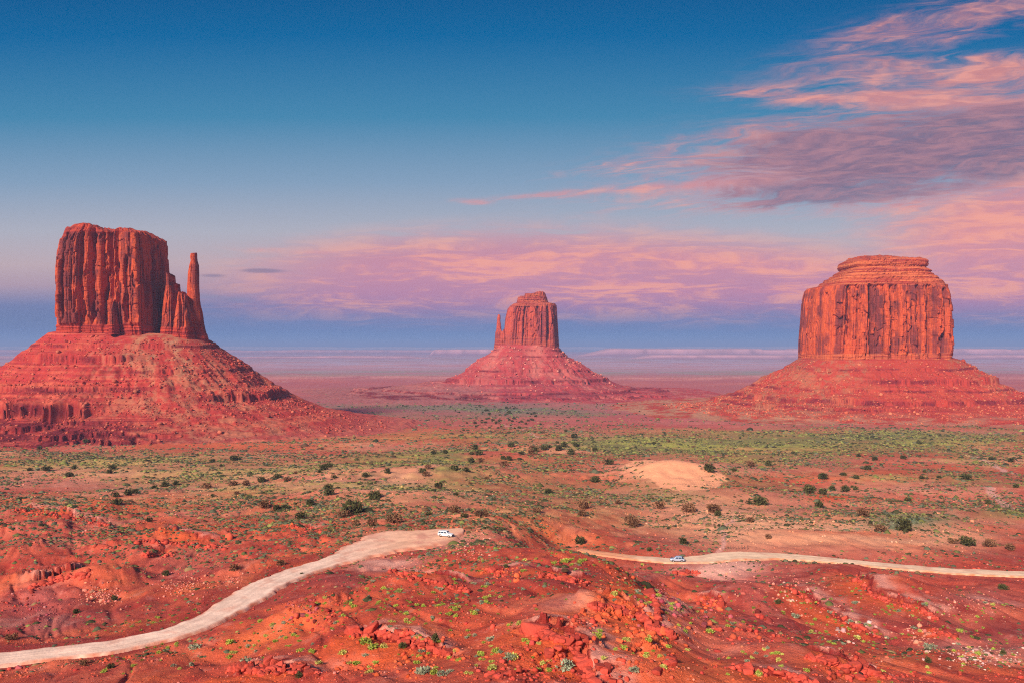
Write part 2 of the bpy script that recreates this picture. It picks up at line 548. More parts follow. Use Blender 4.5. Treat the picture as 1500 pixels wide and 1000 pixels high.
# ---- ledges: resistant caprock lips facing the camera (px,py list, lip height, width behind)
LEDGES = [
    ([(335, 978), (370, 981), (410, 978), (466, 984)], 1.5, 5), ([(512, 925), (560, 930), (600, 937), (664, 960)], 1.8, 5),
    ([(570, 835), (600, 842), (640, 853), (688, 864)], 0.9, 4), ([(765, 922), (800, 928), (830, 938), (850, 962), (872, 1000)], 1.6, 6),
    ([(862, 886), (900, 888), (935, 900), (955, 918), (990, 935)], 1.8, 5), ([(715, 834), (745, 842)], 1.2, 4),
    ([(785, 838), (830, 849), (865, 852)], 1.0, 4), ([(1252, 842), (1275, 868), (1300, 878), (1345, 890), (1375, 905)], 1.4, 5),
    ([(1365, 922), (1400, 932)], 1.2, 4), ([(1020, 880), (1060, 882)], 1.4, 4), ([(42, 860), (80, 848), (132, 838)], 4.0, 16),
    ([(210, 813), (256, 809)], 1.6, 7), ([(985, 838), (1025, 838)], 1.4, 5), ([(1180, 960), (1240, 975), (1300, 990)], 1.2, 4),
    ([(1150, 855), (1230, 905), (1290, 930)], 0.8, 4), ([(940, 855), (960, 880), (965, 905)], 1.2, 4), ([(420, 768), (470, 775)], 1.0, 6),
    ([(20, 745), (90, 752), (160, 768)], 1.5, 9), ([(1070, 975), (1140, 985), (1200, 1000)], .9, 3), ([(200, 790), (330, 800)], 1.2, 8),
]
MOUNDS = [  # px, py, z guess, height, rx, ry, sharpness
    (70, 968, -61, 3.6, 9, 5), (310, 915, -60, 2.6, 6, 4), (440, 848, -60, 2.6, 10, 8), (160, 848, -70, 4.6, 12, 9), (1315, 866, -67, 2.4, 10, 6),
    (250, 795, -71, 3.0, 14, 10), (160, 745, -78, 3.5, 22, 14), (60, 780, -74, 3.5, 18, 12), (400, 745, -75, 2.6, 18, 10),
    (330, 848, -68, 2.4, 12, 8), (985, 692, -84, 7.0, 40, 28), (630, 690, -82, 5.0, 60, 30), (1180, 785, -80, 2.0, 22, 12), (90, 890, -69, 1.6, 10, 6),
    (1460, 890, -68, 2.0, 14, 9), (1100, 870, -66, 2.4, 12, 9), (1160, 905, -64, 1.8, 9, 7), (1390, 925, -66, 1.8, 9, 5), (230, 870, -67, 2.2, 12, 7),
    (600, 862, -51, 3.2, 15, 11), (880, 905, -48, 3.0, 9, 8), (1180, 962, -49, 2.8, 8, 6), (760, 868, -50, 2.0, 12, 7), (430, 918, -55, 2.4, 9, 6),
    (690, 935, -46, -2.6, 6, 9), (520, 968, -47, -2.0, 9, 5), (1045, 945, -47, -2.6, 6, 9), (1280, 930, -66, -2.6, 20, 8), (830, 985, -42, -1.6, 6, 5), (940, 985, -43, 1.8, 7, 4), (340, 960, -55, -1.8, 9, 6),
    (700, 672, -93, 5.0, 60, 36), (480, 735, -78, 2.6, 30, 16), (1150, 730, -86, 3.0, 50, 20), (1400, 720, -89, 3.0, 60, 24), (870, 720, -85, -2.5, 50, 20), (1260, 745, -85, -1.5, 50, 12), (620, 735, -74, 2.0, 30, 14),
    (1230, 700, -91, 2.5, 40, 16), (520, 700, -82, 2.0, 50, 18), (770, 655, -97, 4.0, 60, 40),
]
_LW = []
for pts, a, w in LEDGES:
    q = []
    for px, py in pts:
        yy = np.geomspace(60, 1200, 900); xx = (px - CX) / F * yy
        z = macro_f(xx, yy); line = -(py - HY) / F * yy
        k = np.argmax(z >= line); q.append((xx[k], yy[k]))
    _LW.append((np.array(q), a, w))
_RD = {k: road_curve(k) for k in ROADS}


def gsum(px, py, L):
    s = 0
    for a, b, rx, ry, w in L:
        s = s + w * np.exp(-((px - a) / rx) ** 2 - ((py - b) / ry) ** 2)
    return s


RUG = [(470, 905, 45, 22, .8), (800, 965, 80, 26, .8), (735, 845, 30, 14, .9), (905, 895, 55, 14, 1), (950, 935, 40, 26, .8), (1060, 885, 80, 24, .8), (1110, 930, 60, 22, .8), (1240, 980, 80, 16, .8), (150, 872, 30, 12, .6), (265, 857, 36, 14, .6),
       (60, 880, 60, 24, .5), (560, 945, 80, 18, .7), (400, 982, 70, 8, .8), (1440, 960, 70, 18, .5), (1350, 925, 50, 14, .6), (1160, 860, 70, 18, .6), (160, 800, 150, 26, .45), (60, 760, 100, 20, .4), (400, 780, 100, 20, .3), (690, 810, 40, 12, .4), (980, 845, 60, 14, .5), (1300, 880, 70, 14, .4)]


def H(x, y):
    """terrain height"""
    x = np.asarray(x, np.float64); y = np.asarray(y, np.float64)
    m = macro_f(x, y)
    near = 1 - ss(260, 520, y)
    mid = ss(180, 320, y) * (1 - ss(1500, 3000, y))
    far = ss(900, 1800, y)
    h = m.copy()
    wx = x + 6 * pn(x / 30, y / 30, 40); wy = y + 6 * pn(x / 30, y / 30, 41)
    # badland relief: rugged round the ledges and boulder fields, smooth dirt slopes between them
    pxx = CX + F * x / np.maximum(y, 20.); pyy = HY - F * m / np.maximum(y, 20.)
    rug = np.clip(gsum(pxx, pyy, RUG), 0, 1)
    ca, sa = math.cos(.5), math.sin(.5)
    gu = wx * ca + wy * sa; gv = -wx * sa + wy * ca
    h += near * (1.7 * fbm(wx / 36, wy / 36, 3, 1) + (.45 + .75 * rug) * 1.25 * (ridged(gu / 15, gv / 46, 3, 5) - .3) + rug * .6 * fbm(wx / 8, wy / 8, 3, 8, .6))
    h += mid * (2.2 * fbm(x / 95, y / 70, 4, 9) + 0.9 * (ridged(x / 60, y / 40, 3, 12) - .3))
    h += far * 2.0 * fbm(x / 500, y / 400, 3, 15)
    lefty = np.exp(-((x / np.maximum(y, 1) + .52) / .28) ** 2) * ss(190, 230, y) * (1 - ss(380, 520, y))
    h += lefty * 2.2 * (ridged(wx / 40, wy / 26, 3, 22) - .3)
    for px, py, z, a, rx, ry in MOUNDS:
        cx, cy = P3(px, py, z)
        mm = (np.abs(x - cx) < rx * 3.2) & (np.abs(y - cy) < ry * 3.2)
        if mm.any():
            xx, yy = x[mm], y[mm]
            dd = np.sqrt(((xx - cx) / rx) ** 2 + ((yy - cy) / ry) ** 2) * (1 + .3 * pn(xx / 9, yy / 9, 33))
            h[mm] += a * np.exp(-dd ** 2 * 1.0)
    # caprock lips
    for P, a_, w in _LW:
        lo = P.min(0) - 26; hi = P.max(0) + 26
        mm = (x > lo[0]) & (x < hi[0]) & (y > lo[1]) & (y < hi[1])
        if mm.any():
            xx, yy = x[mm], y[mm]
            jx = xx + 1.6 * pn(xx / 5, yy / 5, 51) + .8 * pn(xx / 1.7, yy / 1.7, 52)
            jy = yy + 1.6 * pn(xx / 5, yy / 5, 53) + .8 * pn(xx / 1.7, yy / 1.7, 54)
            d, t, s = dist_poly(jx, jy, P)
            vb = voro(xx / 1.5, yy / 1.5, 57)
            d = d * s + (vb[2] - .5) * 1.5 - .5 * np.exp(-(vb[1] - vb[0]) / .14)
            s = np.sign(d); d = np.abs(d)
            a = a_ * (.62 + .35 * (vb[2] - .5))
            behind = s > 0
            n = len(P) - 1
            end = np.clip(np.minimum(t, n - t) * 2.5 + .0, 0, 1)
            lip = np.where(behind, ss(-.15, .7, d) * np.exp(-(d / w) ** 2), 0) + np.where(~behind, -.25 * np.exp(-(d / 2.0) ** 2), 0)
            h[mm] += a * lip * end
    # thin bedding steps (terracing)
    st = 2.0
    hn = h + .6 * pn(x / 13, y / 13, 61)
    fr = hn / st - np.floor(hn / st)
    stepped = (np.floor(hn / st) + ss(.0, .14, fr) * .75 + fr * .25) * st
    tm = np.clip(ss(.05, .4, pn(x / 38, y / 38, 63)) * .6 + rug * ss(-.3, .2, pn(x / 30, y / 30, 64)), 0, 1) * near * ss(70, 90, y)
    h += (stepped - hn) * tm * .8
    h -= near * (.6 * ss(.5, .95, ridged(gu / 11, gv / 40, 2, 91)))
    # small scale
    h += near * (.10 + .9 * rug) * (.38 * fbm(x / 3.2, y / 3.2, 3, 71, .65) + .28 * (ridged(x / 7, y / 7, 2, 75) - .4))
    h += mid * .35 * fbm(x / 11, y / 9, 3, 78)
    # dunes of smooth sand lose their small relief
    for k, (zr, P) in _RD.items():
        lo = P[:, :2].min(0) - 45; hi = P[:, :2].max(0) + 45
        mm = (x > lo[0]) & (x < hi[0]) & (y > lo[1]) & (y < hi[1])
        if mm.any():
            xx, yy = x[mm], y[mm]
            sub = P[::4]
            d, t, s = dist_poly(xx, yy, sub)
            hw = np.interp(t, np.arange(len(sub)), sub[:, 2])
            tgt = zr - .45
            up = ss(0, 1, (d - hw - .8) / 13.0)
            hh = h[mm]
            # on the camera side banks must stay low so that the road shows
            mixd = tgt * (1 - up) + hh * up
            h[mm] = np.where(d < hw + .8, tgt - .15, mixd)
    return h


# ------------------------------------------------------------------ buttes
def sell(dx, dy, rx, ry, n):
    q = ((np.abs(dx) / rx) ** n + (np.abs(dy) / ry) ** n) ** (1 / n)
    L = np.hypot(dx, dy)
    return np.where(q > 1e-6, (q - 1) * L / np.maximum(q, 1e-6), -np.minimum(rx, ry))


class Butte:
    def __init__(s, Yc, px, rx, ry, prof, ledges, seed, n=3.0, skirt=None, tiltx=0.0, rough=1.0):
        s.Yc = Yc; s.cx = (px - CX) / F * Yc; s.rx = rx; s.ry = ry; s.prof = prof; s.ledges = ledges; s.seed = seed; s.n = n
        s.skirt = skirt; s.tilt = tiltx; s.rough = rough

    def top(s, x, y):
        dx = x - s.cx; dy = y - s.Yc
        d = sell(dx, dy, s.rx, s.ry, s.n)
        th = np.arctan2(dx, -dy)
        if s.skirt: d = s.skirt(d, dx, dy)
        sd = s.seed
        dp = np.maximum(d, 0)
        amp = ss(0, 60, dp)
        R0 = (s.rx + s.ry) / 2
        arc = th * R0 * 1.3
        d = d + s.rough * amp * (11 * pn(arc / 60, dp / 140, sd) + 8 * (ridged(arc / 24, dp / 150, 3, sd + 2) - .3)) + 2.5 * s.rough * amp * fbm(x / 14, y / 14, 3, sd + 4)
        z = np.interp(d, [p[0] for p in s.prof], [p[1] for p in s.prof])
        z = z + s.tilt * dx * np.exp(-dp / 60)
        for (zl, c, mask) in s.ledges:
            zz = zl + 2.2 * pn(x / 60, y / 60, sd + int(abs(zl)) % 7) + .8 * pn(arc / 9, x * 0, sd + 9)
            mk_ = mask(dx, dy, th) * np.clip(.75 + 1.0 * pn(arc / 30, y * 0 + zl, sd + 8), 0, 1.3)
            gg = voro(arc / (c * .55 + 1.5), x * 0 + zl, sd + 13)
            zz = zz + (gg[2] - .5) * c * .35 - .25 * c * np.exp(-(gg[1] - gg[0]) / .12)
            W_ = c * 3.4
            cl = np.clip((z - zz) / W_ + .5, 0, 1)
            z = z + mk_ * c * 1.5 * (ss(.48, .52, cl) - cl)
        st = 6.5 * s.rough
        hz = z + 3.0 * pn(x / 80, y / 80, sd + 41) + .8 * pn(arc / 14, dp / 60, sd + 42)
        fr = hz / st - np.floor(hz / st)
        z = z + ((np.floor(hz / st) + ss(.0, .16, fr) * .7 + fr * .3) * st - hz) * amp * ss(-.1, .35, pn(arc / 70, z / 26, sd + 43)) * .45
        z = z + s.rough * amp * (.9 * fbm(x / 7, y / 7, 3, sd + 20, .6) + 1.2 * (ridged(x / 18, y / 18, 2, sd + 25) - .4)) * .8
        return z


ones = lambda dx, dy, th: np.ones_like(dx)
WEST = Butte(1100, 193, 100, 58, [(-200, 22), (-25, 20), (0, 14), (25, -6), (43, -20), (78, -48), (124, -74), (160, -88), (215, -101), (270, -109), (340, -118), (500, -140)],
             [(-14, 6.5, lambda dx, dy, th: ss(1.1, .3, np.abs(th + .25))), (1, 3, ones), (-30, 3, lambda dx, dy, th: ss(-.2, .5, th)),
              (-50, 4.5, lambda dx, dy, th: ss(.9, .3, th)), (-72, 13, lambda dx, dy, th: ss(.35, -.05, th)), (-62, 6, lambda dx, dy, th: ss(.7, 1.0, th) * ss(1.9, 1.5, th)),
              (-85, 4.6, lambda dx, dy, th: ss(.6, .2, th)), (-90, 4.2, lambda dx, dy, th: ss(.6, .3, th)), (-95, 4.4, lambda dx, dy, th: ss(.7, .4, th)), (-100.5, 4.0, lambda dx, dy, th: ss(.7, .4, th))],
             100, tiltx=-.05)


def east_skirt(d, dx, dy):
    s_ = np.clip(-dx / np.maximum(np.hypot(dx, dy), 1), 0, 1)
    return d - 85 * ss(115, 265, d) * s_


EAST = Butte(2150, 772, 76, 62, [(-200, 10), (-20, 10), (0, 4), (28, -24), (57, -44), (93, -68), (138, -90), (174, -104), (230, -112), (330, -117), (470, -123), (700, -140)],
             [(-24, 3, ones), (-60, 4, ones), (-84, 7, ones), (-108, 4, ones), (-114, 3.5, ones), (-8, 4, ones)], 200, skirt=east_skirt, rough=1.5)
RIGHT = Butte(1500, 1284, 134, 100, [(-200, -20), (-30, -14), (0, -23), (40, -49), (75, -71), (112, -90), (165, -102), (215, -107), (280, -112), (360, -117), (520, -135)],
              [(-58, 6, lambda dx, dy, th: ss(-.8, -.3, th)), (-38, 3, ones), (-88, 6, ones), (-98, 4, lambda dx, dy, th: ss(.2, -.3, th)), (-72, 3, ones)], 300, rough=1.2)
BUTTES = [WEST, EAST, RIGHT]


def Hall(x, y):
    h = H(x, y)
    for b in BUTTES:
        m = (np.abs(x - b.cx) < 620) & (np.abs(y - b.Yc) < 620)
        if m.any():
            h[m] = np.maximum(h[m], b.top(x[m], y[m]))
    return h


def pick(px, py):
    """ground points seen at photo positions"""
    px = np.atleast_1d(np.asarray(px, float)); py = np.atleast_1d(np.asarray(py, float))
    yy = np.geomspace(70, 5200, 1500)[None, :]
    out = []
    for a in range(0, len(px), 400):
        u = (px[a:a + 400, None] - CX) / F; v = (py[a:a + 400, None] - HY) / F
        Yg = np.broadcast_to(yy, (u.shape[0], yy.shape[1]))
        z = Hall((u * Yg).ravel(), Yg.ravel()).reshape(Yg.shape)
        k = np.argmax(z >= -v * Yg, axis=1)
        yk = Yg[np.arange(len(k)), k]; out.append(np.stack([u[:, 0] * yk, yk, z[np.arange(len(k)), k]], 1))
    return np.concatenate(out)


# ------------------------------------------------------------------ soil colours and plant cover (functions of ground position)
def zone_xy(x, y):
    """direction and depression of a ground point over the average terrain (used to lay out soil and plant zones)"""
    y = np.maximum(y, 20.)
    return CX + F * x / y, HY - F * macro_f(x, y) / y


def gsum(px, py, L):
    s = 0
    for a, b, rx, ry, w in L:
        s = s + w * np.exp(-((px - a) / rx) ** 2 - ((py - b) / ry) ** 2)
    return s


GREEN = [(720, 668, 150, 16, .9), (620, 680, 120, 16, .6), (1300, 640, 240, 22, 1.2), (1050, 655, 200, 20, .9), (640, 690, 150, 26, .9), (900, 650, 160, 14, .8), (500, 715, 120, 26, .7), (1070, 685, 60, 20, .6), (930, 690, 30, 14, .9), (300, 700, 200, 22, .55),
         (150, 672, 240, 14, .6), (820, 600, 260, 10, .9), (500, 592, 160, 7, .7), (260, 738, 160, 14, .5), (1330, 762, 50, 9, .9), (1480, 755, 50, 6, .9), (640, 605, 160, 8, .5), (1000, 735, 60, 24, .5), (1150, 712, 160, 22, .45),
         (1400, 690, 150, 30, .45), (800, 700, 150, 40, .35), (60, 700, 100, 30, .4), (700, 640, 200, 12, .5), (420, 760, 120, 20, .35), (930, 600, 200, 10, .4), (1300, 700, 250, 40, .25), (850, 745, 120, 20, .35)]
SAND = [(985, 697, 62, 22, 1.6), (1250, 780, 180, 24, 1.1), (620, 720, 200, 30, .55), (400, 690, 260, 24, .45), (1080, 770, 90, 36, .7), (1330, 720, 160, 16, .45), (850, 655, 60, 12, .7), (1000, 740, 80, 30, .55), (560, 700, 80, 20, .45), (150, 690, 200, 20, .35), (1330, 785, 140, 10, .5)]
ORANGE = [(170, 845, 40, 16, .9), (300, 770, 160, 22, .6), (900, 890, 60, 14, 1.0), (960, 940, 90, 40, .8), (640, 950, 120, 40, .45), (730, 845, 30, 14, .9), (560, 870, 90, 40, .4), (1060, 985, 110, 26, .8), (820, 900, 120, 50, .45), (1300, 690, 160, 16, .6),
          (100, 740, 200, 26, .5), (1250, 800, 200, 10, .5), (750, 775, 90, 22, .9), (40, 760, 70, 20, .5), (1080, 665, 100, 10, .4)]
MAUVE = [(60, 780, 90, 22, .6), (250, 840, 100, 22, .7), (40, 900, 70, 24, .9), (60, 880, 60, 16, .7), (500, 850, 60, 16, .7), (1450, 880, 80, 22, .9), (1180, 900, 160, 40, .55), (1050, 840, 120, 16, .9), (130, 712, 160, 8, .7), (1100, 870, 80, 24, .5),
         (1470, 745, 40, 9, .6), (1350, 930, 120, 20, .4)]
PALE = [(1070, 832, 70, 14, 1.1), (1450, 880, 50, 12, .9), (30, 905, 60, 14, .8), (60, 862, 50, 8, .7), (1480, 960, 60, 14, .6), (850, 895, 50, 8, .6), (560, 826, 40, 8, .9), (1430, 950, 90, 16, .5), (100, 712, 220, 4, .6), (930, 848, 30, 7, .6), (1060, 940, 60, 8, .5), (250, 755, 60, 4, .5)]
PATHS = [([(1055, 810), (1062, 795), (1060, 775), (1078, 755)], 1.0), ([(1420, 668), (1455, 680), (1475, 690), (1490, 694)], 2.6), ([(1440, 715), (1465, 735), (1478, 748), (1510, 750)], 3), ([(735, 622), (770, 632), (790, 640)], 1.8)]
_PW = []
for pts, w in PATHS:
    q = []
    for a, b in pts:
        yy = np.geomspace(150, 5000, 1500); xx = (a - CX) / F * yy
        k = np.argmax(macro_f(xx, yy) >= -(b - HY) / F * yy); q.append((xx[k], yy[k]))
    _PW.append((np.array(q), w))

cR = np.array((.53, .085, .048)); cO = np.array((.72, .17, .055)); cS = np.array((.80, .40, .23)); cP = np.array((.72, .38, .31))
cM = np.array((.38, .085, .085)); cG = np.array((.25, .22, .075)); cY = np.array((.44, .43, .085)); cD = np.array((.27, .022, .022)); cF = np.array((.44, .12, .12)); cT = np.array((.15, .19, .13))


def lerp(a, b, t): return a + (b - a) * np.clip(t, 0, 1)[..., None]


def msn(x, y, seed, ani=1.6):
    """patches of every size from a few metres near by to hundreds of metres far off"""
    w = np.clip(np.log(np.maximum(y, 30.) / 60) / 3.2, 0, 1)
    a = fbm(x / 34, y / 34, 4, seed, .62); b = fbm(x / 110, y / 90, 5, seed + 20, .62); c = fbm(x / 420, y / 300, 5, seed + 40, .62)
    wa = np.clip(1 - w * 1.7, 0, 1); wc = np.clip(w * 2 - 1, 0, 1); wb = 1 - wa - wc
    return (wa * a + wb * b + wc * c) / np.sqrt(wa ** 2 + wb ** 2 + wc ** 2)


def green_f(x, y):
    px, py = zone_xy(x, y)
    g = gsum(px, py, GREEN)
    n = msn(x, y, 500)
    g = g * ss(-.55, .4, n * 1.25)
    return g + .10 * ss(0, .5, n) * (py < 790)


def soil(x, y, z=None):
    px, py = zone_xy(x, y)
    n1 = msn(x, y, 400); n2 = msn(x * 2.6, y * 2.6, 410) * .6 + .4 * fbm(x / 9, y / 9, 4, 415); n3 = msn(x * .6, y * 1.5, 420)
    c = np.broadcast_to(cR, x.shape + (3,)).copy()
    c = lerp(c, cO, ss(-.1, .7, n1) * .8)
    c = lerp(c, cO, gsum(px, py, ORANGE) * ss(-.9, .3, n2))
    c = lerp(c, cM, gsum(px, py, MAUVE) * ss(-.7, .5, n1))
    c = lerp(c, cP * np.array((.95, .8, .75)), ss(-.1, .55, msn(x * 1.7 + 90, y * 1.3, 445)) * (.42 - .26 * ss(780, 840, py)))
    c = lerp(c, cD, ss(.05, .5, n3) * .6 * ss(640, 760, py))
    mz = macro_f(x, y); c = lerp(c, cD, ss(.15, .4, pn(mz / 1.6 + .8 * pn(x / 25, y / 25, 451), x / 160, 452)) * .5 * ss(700, 780, py))
    c = lerp(c, cM, ss(.1, .7, n3) * .35)
    c = lerp(c, cS, ss(-.1, .5, n2) * .6 * ss(850, 740, py) * ss(600, 660, py))
    c = lerp(c, cP, ss(.25, .7, fbm(x / 6, y / 6, 4, 433, .65)) * .22 * ss(700, 800, py))
    c = lerp(c, cD, ss(.1, .55, fbm(x / 5, y / 8, 4, 437, .65)) * .6 * ss(700, 800, py))
    # far country
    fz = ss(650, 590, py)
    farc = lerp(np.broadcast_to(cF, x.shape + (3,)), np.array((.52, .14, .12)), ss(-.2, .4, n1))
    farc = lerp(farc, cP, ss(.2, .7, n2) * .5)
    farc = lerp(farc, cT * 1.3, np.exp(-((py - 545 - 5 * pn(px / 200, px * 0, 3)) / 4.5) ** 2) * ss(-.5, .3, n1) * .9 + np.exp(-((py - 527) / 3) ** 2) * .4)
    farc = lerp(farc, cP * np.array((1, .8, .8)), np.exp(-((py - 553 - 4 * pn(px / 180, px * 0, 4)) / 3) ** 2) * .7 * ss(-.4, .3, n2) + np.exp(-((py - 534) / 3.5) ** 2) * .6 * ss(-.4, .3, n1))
    farc = lerp(farc, np.array((.46, .33, .42)), ss(556, 532, py) * (.5 + .5 * ss(-.3, .3, n3)))  # distance haze painted in: lilac mixed into the far soil colour
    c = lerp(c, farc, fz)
    c = lerp(c, cS, gsum(px, py, SAND) * ss(-.9, .1, n1 + .4 * n2))
    c = lerp(c, cP, gsum(px, py, PALE) * ss(-.35, .45, n2 + .3 * n3))
    g = green_f(x, y)
    gc = lerp(np.broadcast_to(cG, x.shape + (3,)), cY, ss(-.1, .4, n2) * ss(600, 650, py))
    gc = lerp(gc, cT, ss(625, 600, py) * .9)
    c = lerp(c, gc, g * .72)
    teal = gsum(px, py, [(1330, 764, 55, 7, 1.2)])
    c = lerp(c, np.array((.13, .24, .15)), teal * .7)
    for P, w in _PW:
        lo = P.min(0) - 60; hi = P.max(0) + 60
        mm = (x > lo[0]) & (x < hi[0]) & (y > lo[1]) & (y < hi[1])
        if mm.any():
            d, t, _ = dist_poly(x[mm] + 3 * pn(x[mm] / 20, y[mm] / 20, 5), y[mm], P)
            c[mm] = lerp(c[mm], cP, ss(w * 1.3, w * .5, d) * .8)
    c = lerp(c, np.array((.80, .42, .33)), gsum(px, py, [(1068, 828, 48, 13, 1.5), (1030, 838, 40, 8, .8), (562, 818, 50, 7, 1.2), (645, 790, 60, 8, .6)]) * (.75 + .5 * n2))
    dune = gsum(px, py, [(948, 686, 36, 12, 2.0), (985, 697, 46, 16, 2.0), (1025, 709, 40, 11, 2.0)]) * (1 + .8 * n2)
    c = lerp(c, np.array((.92, .42, .225)), ss(.8, 1.0, dune))
    # beds at the ledges: pale pink cap behind the lip, dark bed in its face, bright orange scree below
    for P, a_, w_ in _LW:
        lo = P.min(0) - 24; hi = P.max(0) + 24
        mm = (x > lo[0]) & (x < hi[0]) & (y > lo[1]) & (y < hi[1])
        if mm.any():
            xx, yy = x[mm], y[mm]
            d, t, sg = dist_poly(xx + 1.6 * pn(xx / 5, yy / 5, 51), yy + 1.6 * pn(xx / 5, yy / 5, 53), P)
            d = d * sg; n_ = len(P) - 1; en = np.clip(np.minimum(t, n_ - t) * 3, 0, 1)
            tex = ss(-.5, .3, pn(xx / 3.5, yy / 3.5, 461))
            cc_ = c[mm]
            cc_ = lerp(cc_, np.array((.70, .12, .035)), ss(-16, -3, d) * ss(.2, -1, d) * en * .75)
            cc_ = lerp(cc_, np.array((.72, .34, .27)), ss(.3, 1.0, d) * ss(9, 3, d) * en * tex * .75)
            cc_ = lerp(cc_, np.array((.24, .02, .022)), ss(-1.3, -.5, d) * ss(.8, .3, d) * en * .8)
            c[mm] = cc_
    # bare red bank behind the right road
    c = lerp(c, np.array((.60, .105, .04)), gsum(px, py, [(1250, 783, 120, 7, .8), (1215, 733, 28, 5, 1.1), (1290, 733, 80, 3, .6)]) * .9)
    return np.clip(c, .01, .95)


# ------------------------------------------------------------------ ground sheet
def ground_rows():
    rows = [-60.0, 0.0, 15, 30, 45, 56]
    y = 62.0
    while y < 46000:
        rows.append(y)
        hh = -float(_base(y))
        dy = y * y / (hh * 819) * .85
        y += min(max(dy, .22), y * .05)
    return np.array(rows)


GY = ground_rows()
_core = np.arange(-.70, .7001, 1.0 / 819)
_out = np.geomspace(.01, 1.5, 60) + .70
GU = np.concatenate([-_out[::-1], _core, _out])
gx = GU[None, :] * (GY[:, None] + 14 * np.exp(-GY[:, None] / 60)) + 0 * GY[:, None]
gx = np.where(GY[:, None] < 62, GU[None, :] * np.maximum(GY[:, None], 62), gx)
gy = np.broadcast_to(GY[:, None], gx.shape)
gz = H(gx.ravel(), gy.ravel())
gc = soil(gx.ravel(), gy.ravel())
ground = mk("ground", np.stack([gx.ravel(), gy.ravel(), gz], 1), gridfaces(*gx.shape), M_ground, colors=gc, smooth=True)
tag(ground, kind='structure')
gz = gz.reshape(gx.shape)
print("ground", gx.shape)

# ------------------------------------------------------------------ roads
def road_mat():
    m, nt, b = new_mat("road_dust")
    p = wpos(nt)
    n1 = noise(p, 0.22, 6, .6); n2 = noise(p, 1.6, 5, .6)
    c = mix(n1.smooth(.35, .65), attr_col(nt), mulcol(attr_col(nt), .82))
    nt.links.new(mulcol(c, .84 + n2 * .32), b.inputs['Base Color'])
    bump(nt, b, n2, .4, .3)
    return m


M_road = road_mat()


def build_road(key, ca, cb, cc):
    z, P = _RD[key]
    T = np.gradient(P[:, :2], axis=0); T /= np.linalg.norm(T, axis=1)[:, None]
    N = np.stack([-T[:, 1], T[:, 0]], 1)
    k = 23
    lat = np.linspace(-1, 1, k)
    n = len(P)
    si = np.arange(n)[:, None] * .8 + 0 * lat[None]
    edge = 1 + .20 * pn(si / 9, np.sign(lat)[None] * 7 + si * 0, 77) + 0.13 * pn(si / 2.5, np.sign(lat)[None] * 7 + si * 0, 78)
    w = P[:, 2][:, None] * edge + .5
    off = lat[None] * w
    x = P[:, 0][:, None] + N[:, 0][:, None] * off; y = P[:, 1][:, None] + N[:, 1][:, None] * off
    zz = z - .10 * lat[None] ** 2 - .55 * ss(.86, 1.0, np.abs(lat))[None] + .05 * pn(x / 3, y / 3, 79)
    rut = np.exp(-((np.abs(lat) - .38) / .12) ** 2)[None] * (.5 + .5 * pn(si / 12, off, 80))
    zz = zz - .05 * rut
    c = np.broadcast_to(np.array(ca), x.shape + (3,)).copy()
    pxs = CX + F * x / y
    c = lerp(c, np.array(cb), ss(440, 620, pxs) if key == 'left' else ss(1000, 1050, pxs) * 0 + ss(960, 900, pxs))
    c = lerp(c, np.array(cc), ss(.62, .95, np.abs(lat))[None] * (.75 + .8 * fbm(x / 2.5, y / 2.5, 3, 85, .6)))
    c = c * (1 - .16 * rut[..., None]) * (1 + .22 * fbm(off / 1.0, si / 34, 3, 81)[..., None])
    c = lerp(c, np.array((.70, .34, .24)), ss(.1, .5, fbm(x / 7, y / 7, 4, 83, .6)) * (.5 + .4 * ss(500, 600, pxs) * (key == 'left')))
    o = mk("dirt_road", np.stack([x.ravel(), y.ravel(), zz.ravel()], 1), gridfaces(n, k), M_road, colors=np.clip(c.reshape(-1, 3), 0, .95), smooth=True)
    tag(o, kind='structure')
    return o


build_road('left', (.90, .66, .52), (.90, .52, .34), (.60, .20, .12))
build_road('right', (.88, .64, .44), (.78, .36, .19), (.66, .24, .12))

# ------------------------------------------------------------------ butte slopes and walls
def talus(b, xr, yr, step, colf, parent):
    x = np.arange(b.cx + xr[0], b.cx + xr[1], step[0]); y = np.arange(b.Yc + yr[0], b.Yc + yr[1], step[1])
    X, Y = np.meshgrid(x, y)
    z = b.top(X.ravel(), Y.ravel()).reshape(X.shape)
    g = macro_f(X.ravel(), Y.ravel()).reshape(X.shape)
    keep = z > g - 4.0
    f = gridfaces(*X.shape)
    kf = keep.ravel()[f].all(1); f = f[kf]
    used = np.unique(f); re = np.full(X.size, -1); re[used] = np.arange(len(used)); f = re[f]
    V = np.stack([X.ravel() - b.cx, Y.ravel() - b.Yc, z.ravel()], 1)[used]
    c = colf(b, X.ravel()[used], Y.ravel()[used], z.ravel()[used])
    return mk("talus_slope", V, f, M_ground, parent=parent, colors=c, smooth=True)


def ledge_col(b, c, dx, dy, th, z):
    """the hard dark red beds that form the cliff bands"""
    for zl, h, mask in b.ledges:
        zz = zl + 2.2 * pn((dx + b.cx) / 60, (dy + b.Yc) / 60, b.seed + int(abs(zl)) % 7)
        c = lerp(c, np.array((.16, .014, .02)), .95 * mask(dx, dy, th) * ss(h * .8, h * .35, np.abs(z - zz)) * ss(-.7, .1, pn(dx / 30, dy / 30, int(abs(zl)))))
    return c


